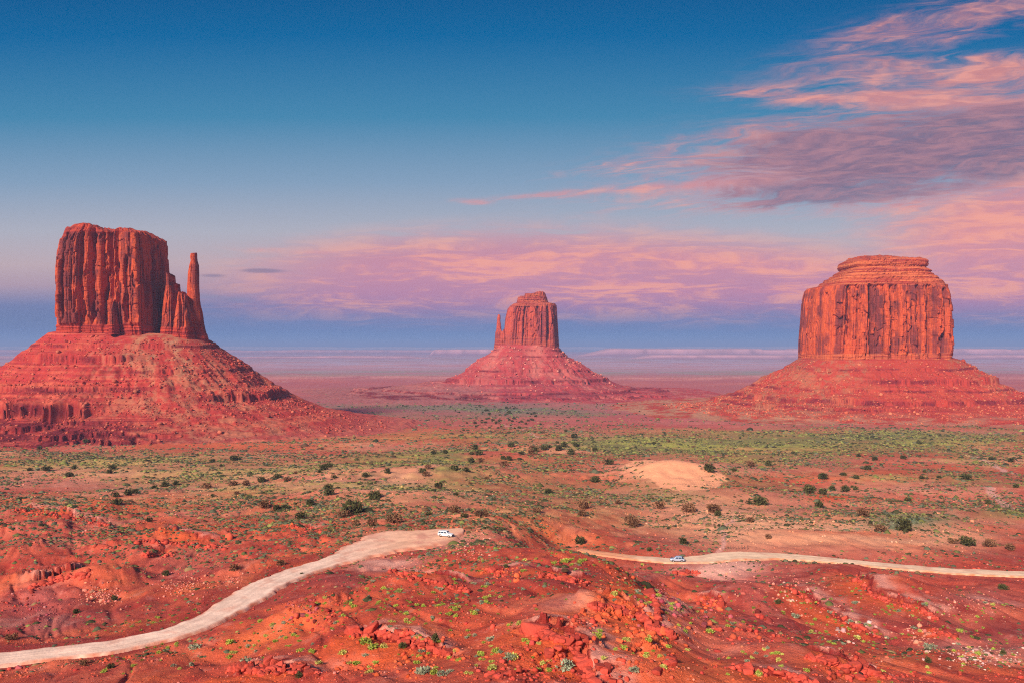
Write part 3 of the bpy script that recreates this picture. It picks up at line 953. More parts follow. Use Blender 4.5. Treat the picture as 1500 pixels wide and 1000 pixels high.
def col_west(b, x, y, z):
    dx = x - b.cx; dy = y - b.Yc; th = np.arctan2(dx, -dy)
    n1 = fbm(x / 30, y / 30, 4, 600); n2 = fbm(x / 8, y / 8, 4, 604, .6)
    c = np.broadcast_to(np.array((.40, .043, .034)), x.shape + (3,)).copy()
    c = lerp(c, np.array((.50, .10, .06)), ss(-.1, .5, n1) * .7)
    c = lerp(c, np.array((.40, .14, .08)), ss(.1, .5, th) * ss(1.35, 1.0, th) * ss(-.3, .4, n1 + .4 * n2) * .85)
    c = lerp(c, np.array((.30, .22, .13)), ss(.0, .5, n2 + .3 * n1) * .40 * ss(-100, -20, z) * ss(-.6, .2, th))
    bed = pn(z / 2.2 + .5 * pn(x / 50, y / 50, 3), x / 400, 610)
    c = lerp(c, np.array((.33, .025, .03)), ss(.0, .35, bed) * .55 * ss(.8, .2, th))
    c = lerp(c, np.array((.62, .17, .09)), ss(.1, .4, -bed) * .35)
    c = lerp(c, np.array((.44, .16, .12)), ss(-92, -108, z) * .4)
    zb = z + .5 * pn(x / 45, y / 45, 661)
    st_ = pn(zb / 1.15, x / 500, 662) + .5 * pn(zb / .5, x / 300, 663)
    low_ = ss(-78, -84, z) * ss(.75, .35, th)
    c = lerp(c, np.array((.15, .014, .02)), ss(.05, .35, st_) * low_ * .85)
    c = lerp(c, np.array((.60, .15, .09)), ss(.1, .4, -st_) * low_ * .6)
    c = ledge_col(b, c, dx, dy, th, z)
    return np.clip(c * (1 + .15 * n2[..., None]), .01, .9)


def col_east(b, x, y, z):
    n1 = fbm(x / 60, y / 60, 4, 620); n2 = fbm(x / 16, y / 16, 4, 624, .6)
    c = np.broadcast_to(np.array((.38, .05, .05)), x.shape + (3,)).copy()
    c = lerp(c, np.array((.50, .15, .12)), ss(-.1, .5, n1) * .7)
    bed = pn(z / 3.5 + .5 * pn(x / 80, y / 80, 3), x / 900, 630)
    c = lerp(c, np.array((.30, .03, .05)), ss(.0, .35, bed) * .6 * ss(-60, -100, z))
    c = lerp(c, np.array((.30, .13, .11)), ss(-.05, .5, n2) * .35)
    c = lerp(c, np.array((.33, .17, .15)), ss(-40, -160, x - b.cx) * ss(-85, -100, z) * .5)
    c = ledge_col(b, c, x - b.cx, y - b.Yc, x * 0, z)
    return np.clip(c, .01, .9)


def col_right(b, x, y, z):
    dx = x - b.cx; dy = y - b.Yc; th = np.arctan2(dx, -dy)
    n1 = fbm(x / 40, y / 40, 4, 640); n2 = fbm(x / 10, y / 10, 4, 644, .6)
    c = np.broadcast_to(np.array((.40, .048, .030)), x.shape + (3,)).copy()
    c = lerp(c, np.array((.46, .075, .038)), ss(-.1, .5, n1) * .6)
    side = np.maximum(ss(-.25, -.8, th), ss(.45, .9, th))
    c = lerp(c, np.array((.38, .13, .07)), side * ss(-.3, .4, n1 + .5 * n2) * .7)
    c = lerp(c, np.array((.22, .15, .08)), side * ss(.0, .5, n2) * .5)
    c = lerp(c, np.array((.38, .035, .03)), ss(.1, .4, pn(z / 2.6, x / 300, 650)) * .4)
    c = lerp(c, np.array((.42, .24, .15)), ss(-98, -108, z) * ss(-.4, .3, n1) * .6)
    c = ledge_col(b, c, dx, dy, th, z)
    return np.clip(c, .01, .9)


def make_tower(name, b, secs, topf, ry, mat, parent, nper=900, nrow=300, nexp=3.4, cy=0.0, bands=(), cracks=(), seed=0, amps=(1, 1, 1), base_py=None, strata_fade=14, rings=40, cap_noise=2.4):
    """wall of rock: secs = (row, left column, right column, flute strength) read at the butte's distance"""
    S = b.Yc + cy
    inner, outer = (S + .45 * ry) / F, (S - .60 * ry) / F      # the outline is seen at the near outer and the far inner corner
    k = (S - .75 * ry) / F
    mid_px = np.mean([q[1] + q[2] for q in secs]) / 2
    kl, kr = (outer, inner) if mid_px < CX - 60 else (inner, outer) if mid_px > CX + 60 else (S / F, S / F)
    k0 = S / F
    secs = sorted(secs)                                   # by row, top first
    pyv = np.array([s[0] for s in secs], float)
    zv = (HY - pyv) * k
    xl = (np.array([s[1] for s in secs]) - CX) * kl; xr = (np.array([s[2] for s in secs]) - CX) * kr
    am = np.array([s[3] for s in secs], float)
    o = np.argsort(zv); zv, xl, xr, am = zv[o], xl[o], xr[o], am[o]
    rx0 = np.max(xr - xl) / 2
    # unit superellipse, even arc spacing, start at the back
    a = np.linspace(0, 2 * np.pi, 6001)[:-1] + np.pi / 2
    ex = np.sign(np.cos(a)) * np.abs(np.cos(a)) ** (2 / nexp) * rx0; ey = np.sign(np.sin(a)) * np.abs(np.sin(a)) ** (2 / nexp) * ry
    L = np.concatenate([[0], np.cumsum(np.hypot(np.diff(np.append(ex, ex[0])), np.diff(np.append(ey, ey[0]))))])
    per = L[-1]
    sp = np.linspace(0, per, nper, endpoint=False)
    ux = np.interp(sp, L, np.append(ex, ex[0])) / rx0; uy = np.interp(sp, L, np.append(ey, ey[0])) / ry
    tx = np.gradient(ux * rx0); ty = np.gradient(uy * ry); nn = np.hypot(tx, ty); nx = ty / nn; ny = -tx / nn
    if (nx * ux).mean() < 0: nx, ny = -nx, -ny
    t = np.linspace(0, 1, nrow)[:, None]
    zbot = zv[0]
    xm = (xl.mean() + xr.mean()) / 2
    xtop = xm + ux * rx0
    yp = S + ry * np.minimum(uy, .15)
    ztop = (HY - topf(CX + xtop * F / yp)) * yp / F
    # small jaggedness of the rim
    ztop = ztop + cap_noise * (1.2 * np.round(2 * pn(sp / 11, sp * 0, seed + 1)) * .5 + .5 * pn(sp / 3, sp * 0, seed + 2))
    z = zbot + (ztop[None, :] - zbot) * t
    XL = np.interp(z, zv, xl); XR = np.interp(z, zv, xr); A = np.interp(z, zv, am)
    cxx = (XL + XR) / 2; rx = (XR - XL) / 2
    s = np.broadcast_to(sp[None, :], z.shape)
    sw = s + rx0 * .10 * pn(s / (rx0 * .62), s * 0, seed + 31) + 4.0 * pn(s / 27, s * 0, seed + 32) + 1.6 * pn(s / 40, z / 110, seed + 3) + .5 * pn(s / 12, z / 30, seed + 4)
    def blocks(W_, H_, sd):
        a, b_, idc, of = voro(sw / W_, z * 0 + sd * .37, sd)
        ci = (idc * 65535).astype(np.int64)
        ph = z / H_ + idc * 7.31 + .12 * pn(s / W_ * 1.3, z * 0, sd + 2)
        row = np.floor(ph).astype(np.int64); fr_ = ph - row
        r_ = hash2(ci, row, sd)
        joint = np.exp(-np.minimum(fr_, 1 - fr_) * H_ / .55)
        tl = (np.modf(idc * 37.7 + r_ * 3)[0] - .5)
        return r_, b_ - a, of, idc, joint, tl
    r1, e1, o1, c1, j1, t1 = blocks(30, 150, seed + 5)
    r2_, e2, o2, c2, j2, t2 = blocks(16, 70, seed + 6)
    r3, e3, o3, c3, j3, t3 = blocks(6.2, 15, seed + 7)
    r4, e4, o4, c4, j4, t4 = blocks(2.2, 7, seed + 17)
    d = amps[0] * (9.0 * (c1 - .5) + 4.0 * (r1 - .5) + 9 * t1 * o1 - 9.0 * np.exp(-e1 / .05))
    d = d + amps[1] * (4.4 * (c2 - .5) + 5.0 * (r2_ - .5) + 7.5 * t2 * o2 - 5.0 * np.exp(-e2 / .07) - .8 * j2)
    d = d + amps[2] * (0.9 * (c3 - .5) + 2.6 * (r3 - .5) + 3.0 * t3 * o3 - 1.5 * np.exp(-e3 / .10) - .4 * j3 + .8 * (r4 - .5) - .4 * np.exp(-e4 / .12))
    d = d + amps[0] * 5 * pn(s / 55, z / 260, seed + 8) + .45 * fbm(s / 5, z / 9, 3, seed + 9)
    # alcoves: whole lumps fallen away
    al = fbm(s / 18, z / 40, 3, seed + 30)
    d = d - amps[1] * 4.5 * ss(.2, .32, al)
    frontm = (ny < 0.1)
    for (cpx, w, dep, p0, p1) in cracks:
        zc0 = (HY - p1) * k; zc1 = (HY - p0) * k
        cxw = (cpx - CX) * k - cxx
        xx = ux * rx + 1.2 * pn(z / 14, z * 0 + cpx, seed + 12)
        mz = ss(zc0 - 3, zc0 + 10, z) * ss(zc1 + 6, zc1 - 2, z)
        d = d - np.where(frontm, dep * np.exp(-((xx - cxw) / w) ** 2), 0) * mz
    d = d * A
    # bedding
    bed = .9 * pn(z / 2.6 + .3 * pn(s / 40, z / 40, seed + 14), s / 120, seed + 15) + .6 * pn(z / .9, s / 60, seed + 16)
    lowm = np.zeros_like(z)
    zl0 = zbot
    for (pa, pb, st) in bands:   # bedded zones (rows pa..pb)
        za, zb = (HY - pb) * k, (HY - pa) * k
        lowm = np.maximum(lowm, st * ss(za - 2, za + 1, z) * ss(zb + 2.5, zb - 1.0, z + 2 * pn(s / 30, z * 0, seed + 18)))
    d = d * (1 - .55 * lowm) + bed * (.35 + .9 * lowm) + lowm * (1 - A) * (3.2 * fbm(s / 22, z / 12, 4, seed + 21, .6) + 2.4 * (hash2(np.floor(sw / 5).astype(int), np.floor(z / 3.2).astype(int), seed) - .5))
    d = d - d.mean(axis=1, keepdims=True) * .9
    side_m = ss(.45, .8, np.abs(nx))[None, :]
    cap_ = np.minimum(1.4, rx0 * .05)
    d = d * (1 - side_m) + np.clip(d * .6, -2.2 * cap_, cap_) * side_m
    # keep the outline: displacement shrinks towards zero mean
    px_ = cxx + ux * rx + nx * d * np.minimum(1, rx / rx0 + .0); py_ = cy + uy * (ry * (.35 + .65 * rx / rx0)) + ny * d
    lowm = lowm * 1.0
    rows_x = [px_]; rows_y = [py_]; rows_z = [z]; rows_m = [lowm]
    # top surface
    cxr = px_[-1].mean(); cyr = py_[-1].mean()
    for r in range(1, rings):
        q = 1 - (r / (rings - 1)) ** 1.0 * .999
        X_ = cxr + (px_[-1] - cxr) * q; Y_ = cyr + (py_[-1] - cyr) * q
        YP_ = S + np.minimum(Y_ - cy, .15 * ry)
        Z_ = (HY - topf(CX + X_ * F / YP_)) * YP_ / F + cap_noise * 1.2 * fbm(X_ / 12, Y_ / 12, 3, seed + 19)
        wgt = ss(0, .12, 1 - q)
        Z_ = ztop * (1 - wgt) + Z_ * wgt + .8 * wgt * (1 - wgt) * 4 * .3
        rows_x.append(X_[None]); rows_y.append(Y_[None]); rows_z.append(Z_[None]); rows_m.append(np.full((1, nper), .5))
    V = np.stack([np.concatenate(q).ravel() for q in (rows_x, rows_y, rows_z)], 1)
    V[:, 0] -= b.cx
    nr = len(V) // nper
    m = np.concatenate(rows_m).ravel()
    return mk(name, V, gridfaces(nr, nper, True), mat, parent=parent, colors=np.stack([m, m, m], 1))


W = tag(empty("rock_butte", (WEST.cx, WEST.Yc, 0)), 'large red butte with a thin rock thumb on its right side', 'butte', 'sandstone buttes')
talus(WEST, (-430, 420), (-360, 190), (.95, .95), col_west, W)
top_w = lambda px: interp(px, [(60, 352), (84, 350), (90, 339), (94, 335), (103, 333), (112, 328.5), (122, 327.5), (132, 329), (140, 333), (146, 337), (152, 338), (160, 338.5), (172, 336), (182, 335.5), (200, 338), (212, 340), (216, 342), (228, 347), (236, 348.5), (240, 352), (260, 360)])
make_tower("rock_tower", WEST, [(496, 80, 252, .5), (488, 81, 250, .6), (470, 81, 248, .9), (430, 80.5, 247, 1), (400, 81, 245, 1), (372, 82, 243.5, 1), (352, 84, 242.5, .9), (342, 87, 242, .7), (335, 91, 240, .5), (326, 96, 236, .3)],
           top_w, 52, M_west, W, nper=1050, nrow=360, nexp=4.6, bands=[(476, 500, 1.0), (320, 342, .6)], cracks=[(141, 3.0, 14, 322, 470), (167, 4.0, 17, 322, 440), (102, 2.4, 12, 348, 470), (232, 3, 11, 345, 480), (216, 2.2, 9, 350, 480), (158, 2.5, 9, 400, 480), (127, 2.2, 9, 345, 470), (193, 2.2, 8, 380, 480)], seed=1000)
make_tower("buttress", WEST, [(500, 232, 274, .6), (485, 234, 273, .7), (460, 236, 271, .8), (440, 238, 269, .8), (425, 239, 266, .6), (414, 240, 264, .4), (400, 240, 263, .2)],
           lambda px: interp(px, [(238, 398), (243, 401), (247.5, 404), (248.5, 417), (251, 419.5), (253, 416.5), (259, 415.5), (261.5, 419), (264, 426)]), 30, M_west, W, nper=420, nrow=200, nexp=3.0, cy=-6, bands=[(480, 505, 1.0)], seed=1100, amps=(.35, .7, .9), rings=24, cap_noise=.8, cracks=[(254, 1.5, 6, 425, 490)])
make_tower("buttress", WEST, [(502, 250, 292, .6), (485, 252, 290, .7), (460, 255, 287, .8), (445, 257, 283, .7), (436, 258, 279, .5), (428, 259, 278, .2)],
           lambda px: interp(px, [(256, 427), (262, 427.5), (265, 430), (268, 429), (271, 432.5), (274.5, 433), (276, 441), (280, 447)]), 24, M_west, W, nper=360, nrow=180, nexp=3.0, cy=-16, bands=[(480, 505, 1.0)], seed=1150, amps=(.3, .7, .9), rings=24, cap_noise=.8, cracks=[(270, 1.5, 5, 440, 490)])
make_tower("spire", WEST, [(506, 272, 307, .5), (498, 272.5, 306.5, .5), (492, 273, 305, .6), (484, 272, 302, .6), (470, 271.5, 299.5, .6), (455, 271.5, 297, .5), (440, 272, 294, .4), (420, 272.3, 293, .35), (400, 273.5, 292.8, .3), (388, 275.5, 292.5, .3), (381, 277.5, 290.5, .2), (376, 276.5, 290, .2), (370, 277, 290, .15)],
           lambda px: interp(px, [(270, 373), (277, 372.5), (280, 371), (288, 370.5), (291, 373)]), 12, M_west, W, nper=300, nrow=280, nexp=2.6, cy=-4, bands=[(484, 510, 1.0)], seed=1200, amps=(.2, .45, .8), rings=12, cap_noise=.4)
make_tower("pinnacle", WEST, [(490, 158, 178, .5), (470, 159, 176, .6), (455, 160, 175, .6), (446, 163, 173, .4), (441, 166, 171, .3)],
           lambda px: interp(px, [(155, 452), (162, 446), (167, 441), (171, 442), (176, 452)]), 12, M_west, W, nper=220, nrow=110, nexp=2.4, cy=-54, bands=[(476, 500, 1.0)], seed=1250, amps=(.2, .5, .8), rings=12, cap_noise=.5)

Ea = tag(empty("rock_butte", (EAST.cx, EAST.Yc, 0)), 'small distant red butte with a short rock thumb on its left side', 'butte', 'sandstone buttes')
talus(EAST, (-620, 500), (-600, 260), (1.7, 1.6), col_east, Ea)
make_tower("rock_tower", EAST, [(516, 736, 819, .4), (508, 737, 818.5, .5), (495, 738, 817.5, .8), (480, 739.5, 816.5, .9), (465, 741, 815.5, .9), (452, 744, 815, .8), (447, 748, 814.5, .5), (444, 752, 813, .3), (442.5, 757, 803, .1), (438, 758, 801.5, .1), (434, 759, 800.5, .1), (427, 762, 799, .1)],
           lambda px: interp(px, [(735, 436), (758, 436), (762, 434.5), (768, 434), (769, 431), (782, 430), (786, 428.5), (795, 427.5), (798, 430), (802, 433), (820, 436)]), 62, M_east, Ea, nper=620, nrow=230, nexp=3.2, bands=[(494, 520, .6), (425, 449, 1.0)], seed=1300, amps=(.9, 1.0, 1.2),
           cracks=[(788, 2.5, 9, 450, 478), (803, 3, 8, 446, 500), (762, 3, 6, 460, 500)])
make_tower("buttress", EAST, [(516, 723, 746, .5), (505, 724.5, 744, .6), (495, 725.5, 743, .6), (486, 726, 742, .4), (481, 728, 740, .3)],
           lambda px: interp(px, [(724, 484), (728, 481), (734, 483), (736, 487), (739, 483), (743, 482)]), 30, M_east, Ea, nper=220, nrow=90, nexp=2.6, cy=-10, bands=[(496, 520, .8)], seed=1400, amps=(.3, .8, 1.0), rings=12, cap_noise=1)
make_tower("spire", EAST, [(500, 726, 735.5, .3), (485, 727, 735, .3), (477, 727.5, 734, .3), (470, 728, 733, .2), (465, 728.5, 733.3, .1), (460, 729.5, 732.8, .1)],
           lambda px: interp(px, [(726, 462), (730, 460.5), (733, 461.5)]), 8, M_east, Ea, nper=140, nrow=110, nexp=2.4, cy=-12, seed=1450, amps=(.1, .4, .8), rings=10, cap_noise=.6)

Rb = tag(empty("rock_butte", (RIGHT.cx, RIGHT.Yc, 0)), 'wide red butte without a thumb, capped by a flat pale ledge', 'butte', 'sandstone buttes')
talus(RIGHT, (-520, 500), (-430, 240), (1.15, 1.15), col_right, Rb)
make_tower("rock_tower", RIGHT, [(540, 1171, 1397, .5), (530, 1171, 1397, .6), (520, 1171.5, 1397.5, .8), (500, 1172, 1398, 1), (480, 1173.5, 1397.5, 1), (460, 1175, 1397, 1), (440, 1176, 1395, 1), (428, 1178, 1393, .9), (420, 1180, 1391.5, .7), (416.5, 1183, 1391, .45),
                                (415.5, 1196, 1388, .25), (412, 1199, 1386, .2), (408.5, 1201, 1383, .15), (408, 1205, 1380, .15), (403.5, 1206, 1379, .15), (402.5, 1212, 1375, .1), (399, 1213.5, 1373, .1), (398, 1219, 1369, .1), (395, 1219, 1371, .1), (392, 1224, 1367, .1), (389.5, 1228, 1362, .1), (387.5, 1226, 1366, .12), (385, 1225, 1367, .15), (379.5, 1226, 1366, .15), (377.5, 1228, 1364, .1), (372, 1238, 1356, .1)],
           lambda px: interp(px, [(1170, 379), (1230, 378.6), (1250, 377.5), (1270, 376.2), (1295, 375.2), (1310, 376.5), (1330, 377.8), (1357, 378.2), (1400, 379)]), 92, M_right, Rb, nper=1250, nrow=380, nexp=4.4, bands=[(370, 418, 1.0), (518, 545, .7)], seed=1500, amps=(1.0, 1.15, 1.2),
           cracks=[(1196, 3, 14, 417, 500), (1268, 3, 16, 408, 522), (1300, 5, 17, 412, 528), (1354, 5.5, 15, 418, 528), (1336, 2.5, 11, 418, 520), (1238, 2.8, 11, 420, 500), (1376, 4, 12, 425, 530), (1321, 2.5, 9, 430, 525), (1214, 2.5, 9, 430, 515)])
print("buttes")

# ------------------------------------------------------------------ far mesas
def mesa(name, Y, x0, x1, ztop, zbase, depth, seed, c0, c1, nx_=700, gaps=.0):
    prof = [(0, 0.0), (.10, .06), (.30, .28), (.42, .45), (.45, .86), (.50, .97), (.60, 1.0), (1.0, 1.02), (1.2, .3), (1.3, 0)]
    n = len(prof)
    x = np.linspace(x0, x1, nx_)
    top = zbase + (ztop - zbase) * np.clip(1 + .22 * np.round(2 * fbm(x / 2600, x * 0, 3, seed)) * .5 + .06 * pn(x / 300, x * 0, seed + 1) - gaps * ss(.1, .3, pn(x / 1800, x * 0 + 3, seed + 2)), .0, 1.3)
    e = ss(0, (x1 - x0) * .06, x - x0) * ss(0, (x1 - x0) * .06, x1 - x)
    top = zbase + (top - zbase) * e
    fr = 500 * fbm(x / 1500, x * 0 + 1, 4, seed + 4)
    rows = []
    for a, h in prof:
        yy = Y + a * depth + fr * (1 if a < 1 else .3) + 60 * pn(x / 160, x * 0 + a * 9, seed + 5)
        rows.append(np.stack([x, yy, zbase - 3 + (top - zbase + 3) * h], 1))
    V = np.concatenate(rows)
    hrow = np.repeat(np.array([p[1] for p in prof]), nx_)
    c = lerp(np.broadcast_to(np.array(c0), (len(V), 3)), np.array(c1), ss(.4, .9, hrow))
    o = mk(name, V, gridfaces(n, nx_), M_ground, colors=c)
    tag(o, kind='structure')
    return o


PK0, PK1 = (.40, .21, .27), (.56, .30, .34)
mesa("mesa", 10500, 900, 10500, -24, -128, 1700, 41, PK0, PK1)
mesa("mesa", 8200, 1300, 6800, -86, -128, 1100, 47, PK0, PK1, gaps=.8)
mesa("mesa", 11500, -1250, 300, -36, -128, 1200, 43, PK0, PK1, gaps=.3)
mesa("mesa", 14500, -11500, -1000, -60, -128, 2600, 45, PK0, PK1)
mesa("mesa", 8500, -6800, -900, -104, -127, 1100, 49, PK0, PK1, gaps=.8)
mesa("mesa", 24000, -22000, 20000, 6, -128, 4500, 53, (.36, .32, .42), (.45, .38, .46))  # farthest mesa, bluish lilac of the haze put into its rock colour

# ------------------------------------------------------------------ merged scatters
def ico():
    t = (1 + 5 ** .5) / 2
    v = np.array([(-1, t, 0), (1, t, 0), (-1, -t, 0), (1, -t, 0), (0, -1, t), (0, 1, t), (0, -1, -t), (0, 1, -t), (t, 0, -1), (t, 0, 1), (-t, 0, -1), (-t, 0, 1)]) / math.hypot(1, t)
    f = np.array([(0, 11, 5), (0, 5, 1), (0, 1, 7), (0, 7, 10), (0, 10, 11), (1, 5, 9), (5, 11, 4), (11, 10, 2), (10, 7, 6), (7, 1, 8), (3, 9, 4), (3, 4, 2), (3, 2, 6), (3, 6, 8), (3, 8, 9), (4, 9, 5), (2, 4, 11), (6, 2, 10), (8, 6, 7), (9, 8, 1)])
    return v, f


def subdiv(v, f):
    v = list(map(tuple, v)); idx = {}; nf = []

    def mid(a, b):
        k = (min(a, b), max(a, b))
        if k not in idx:
            p = (np.array(v[a]) + np.array(v[b])) / 2; p /= np.linalg.norm(p); idx[k] = len(v); v.append(tuple(p))
        return idx[k]
    for a, b, c in f:
        x, y, z = mid(a, b), mid(b, c), mid(c, a)
        nf += [(a, x, z), (b, y, x), (c, z, y), (x, y, z)]
    return np.array(v), np.array(nf)


def rock_shape(seed, sub=1, blocky=.7):
    r = np.random.default_rng(seed)
    v, f = ico()
    for _ in range(sub): v, f = subdiv(v, f)
    v = v.copy()
    # cut by random planes -> angular block
    for _ in range(7 + sub * 3):
        n = r.normal(size=3); n /= np.linalg.norm(n)
        if r.random() < blocky:
            n = np.eye(3)[r.integers(3)] * r.choice([-1, 1]) + r.normal(size=3) * .12; n /= np.linalg.norm(n)
        dcut = r.uniform(.48, .78)
        s = v @ n; m = s > dcut
        v[m] -= np.outer(s[m] - dcut, n)
    v *= np.array([1, r.uniform(.7, 1), r.uniform(.5, .85)])
    return v, f


def merge(shapes, pos, size, rot, cols, tilt=None, stretch=None):
    """many small shapes into one mesh (numpy)"""
    Vs, Fs, Cs = [], [], []
    off = 0
    pick_ = rng.integers(len(shapes), size=len(pos))
    for k, (v, f) in enumerate(shapes):
        m = pick_ == k
        if not m.any(): continue
        p, s, a, c = pos[m], size[m], rot[m], cols[m]
        ca, sa = np.cos(a)[:, None], np.sin(a)[:, None]
        vv = v[None] * s[:, None, None]
        if stretch is not None: vv = vv * stretch[m][:, None, :]
        if tilt is not None:
            t = tilt[m][:, None]; y2 = vv[..., 1] * np.cos(t) - vv[..., 2] * np.sin(t); z2 = vv[..., 1] * np.sin(t) + vv[..., 2] * np.cos(t)
            vv = np.stack([vv[..., 0], y2, z2], -1)
        X = vv[..., 0] * ca - vv[..., 1] * sa; Y = vv[..., 0] * sa + vv[..., 1] * ca
        V = np.stack([X, Y, vv[..., 2]], -1) + p[:, None, :]
        n = len(p); nv = len(v)
        Vs.append(V.reshape(-1, 3)); Fs.append((f[None] + (np.arange(n) * nv)[:, None, None]).reshape(-1, 3) + off)
        Cs.append(np.repeat(c, nv, axis=0)); off += n * nv
    return np.concatenate(Vs), np.concatenate(Fs), np.concatenate(Cs)


ROCKS0 = [rock_shape(i, 0) for i in range(8)]
ROCKS1 = [rock_shape(20 + i, 2) for i in range(8)]


def on_ground(p):
    q = p.copy(); q[:, 2] = Hall(q[:, 0], q[:, 1]); return q


# ---- boulders: clusters in the photo  (px, py, rx, ry, count, size m, colour)
cRed = (.45, .068, .045); cOr = (.62, .11, .045); cPk = (.60, .22, .16); cWh = (.62, .36, .31); cMv = (.36, .08, .09)
CL = [(470, 905, 38, 24, 90, .85, cRed), (445, 895, 30, 16, 40, .7, cMv), (800, 965, 70, 28, 150, .75, cRed), (735, 842, 26, 13, 80, .8, cOr), (905, 896, 42, 13, 150, .8, cOr), (840, 912, 40, 8, 50, .8, cRed),
      (950, 935, 46, 26, 200, .75, cOr), (700, 905, 50, 30, 60, .6, cRed), (1045, 885, 18, 9, 60, 1.0, cOr), (1112, 902, 8, 8, 14, 1.4, cRed), (1000, 900, 60, 24, 80, .8, cMv), (1100, 930, 40, 12, 70, .8, cRed), (1240, 980, 50, 14, 90, .9, cRed),
      (885, 978, 12, 9, 8, 1.4, cRed), (790, 930, 22, 8, 30, 1.0, cRed), (835, 940, 16, 8, 24, 1.2, cRed), (150, 872, 28, 14, 330, .55, cPk), (265, 857, 34, 14, 260, .5, cPk), (60, 898, 28, 12, 160, .5, cMv), (30, 880, 30, 16, 90, .5, cRed),
      (1440, 962, 60, 12, 260, .5, cWh), (1350, 930, 30, 16, 140, .6, cPk), (1420, 885, 50, 16, 160, .5, cPk), (1150, 860, 60, 20, 140, .7, cPk), (690, 810, 26, 10, 90, .6, cPk), (560, 978, 60, 12, 80, .7, cOr), (400, 982, 55, 5, 60, .8, cRed),
      (590, 935, 60, 6, 80, .7, cOr), (645, 960, 40, 10, 80, .7, cOr), (1310, 990, 60, 8, 60, .8, cRed), (1160, 880, 14, 7, 10, 1.3, cWh), (1250, 925, 30, 14, 50, .7, cWh), (1300, 880, 60, 10, 60, .5, cRed), (380, 870, 60, 20, 30, .4, cRed),
      (340, 850, 20, 12, 70, .5, cPk), (1000, 975, 80, 16, 60, .7, cRed), (750, 880, 60, 20, 60, .5, cRed), (330, 940, 40, 20, 30, .5, cRed), (1200, 900, 120, 40, 180, .5, cPk), (600, 890, 60, 20, 50, .4, cRed), (110, 990, 80, 10, 40, .5, cRed),
      (1480, 985, 40, 14, 60, .7, cRed), (900, 990, 60, 8, 40, .8, cRed), (100, 760, 100, 14, 60, .6, cRed), (970, 870, 20, 14, 60, .7, cMv), (740, 990, 60, 8, 60, .8, cRed), (30, 985, 30, 8, 16, .6, cRed)]
bp, bs, bc = [], [], []
for px, py, rx, ry, n, s, c in CL:
    n = int(n * .8); s = s * .72
    a = rng.normal(size=(n, 2)) * .62
    bp.append(np.stack([px + a[:, 0] * rx, py + a[:, 1] * ry], 1)); bs.append(np.minimum(s * np.exp(rng.normal(size=n) * .5) * .58, 1.15))
    cc = np.array(c)[None] * (1 + .28 * rng.normal(size=(n, 1))) * (1 + .10 * rng.normal(size=(n, 3))); bc.append(np.clip(cc, .02, .8))
# rocks along the caprock lips
for (pts, a_, w_), (Pw, _, _) in zip(LEDGES, _LW):
    seg = np.concatenate([[0], np.cumsum(np.hypot(*np.diff(np.array(pts, float), axis=0).T))]); n = int(seg[-1] * .8 * min(1.3, a_))
    t = rng.uniform(0, seg[-1], n); P_ = np.array(pts, float)
    q = np.stack([np.interp(t, seg, P_[:, 0]), np.interp(t, seg, P_[:, 1])], 1) + np.abs(rng.normal(size=(n, 1))) * np.array([[0, 3.0]]) + rng.normal(size=(n, 2)) * np.array([[1, .6]])
    bp.append(q); bs.append(.55 * np.exp(rng.normal(size=n) * .45) * min(1.2, .6 + a_ * .3)); bc.append(np.clip(np.array(cRed)[None] * (1.1 + .25 * rng.normal(size=(n, 1))), .02, .8))
bp = np.concatenate(bp); bs = np.concatenate(bs); bc = np.concatenate(bc)
ok = (bp[:, 1] < 1015) & (bp[:, 1] > 700)
bp, bs, bc = bp[ok], bs[ok], bc[ok]
bw = pick(bp[:, 0], bp[:, 1])


def road_clear(w, margin=1.0):
    k = np.ones(len(w), bool)
    for _, P in _RD.values():
        d, t, _s = dist_poly(w[:, 0], w[:, 1], P[::4]); hw = np.interp(t, np.arange(len(P[::4])), P[::4][:, 2])
        k &= d > hw + margin
    return k


ok = road_clear(bw) & (bw[:, 1] < 700)
bw, bs, bc, bp = bw[ok], bs[ok], bc[ok], bp[ok]
bw = on_ground(bw)
scr = bs / bw[:, 1]
order = np.argsort(-scr)
NB = 230
big = order[:NB]; rest = order[NB:]
rock_mesh = []
for i, (v, f) in enumerate(ROCKS1):
    o = mk("boulder_proto", v, f, M_rock, colors=np.broadcast_to(np.array(cRed), (len(v), 3)))
    rock_mesh.append(o.data); bpy.data.objects.remove(o)
rock_cols = {}


def colored(me, key, col):
    kk = (me.name, key)
    if kk not in rock_cols:
        m2 = me.copy(); m2.name = "boulder"
        a = m2.color_attributes["albedo"]; c = np.ones((len(m2.vertices), 4), np.float32); c[:, :3] = col
        a.data.foreach_set("color", c.ravel()); rock_cols[kk] = m2
    return rock_cols[kk]


def place_label(px, py, what, where):
    """nearest named place"""
    best = min(where, key=lambda w: ((px - w[0]) / w[2]) ** 2 + ((py - w[1]) / w[3]) ** 2)
    return what + ' ' + best[4]


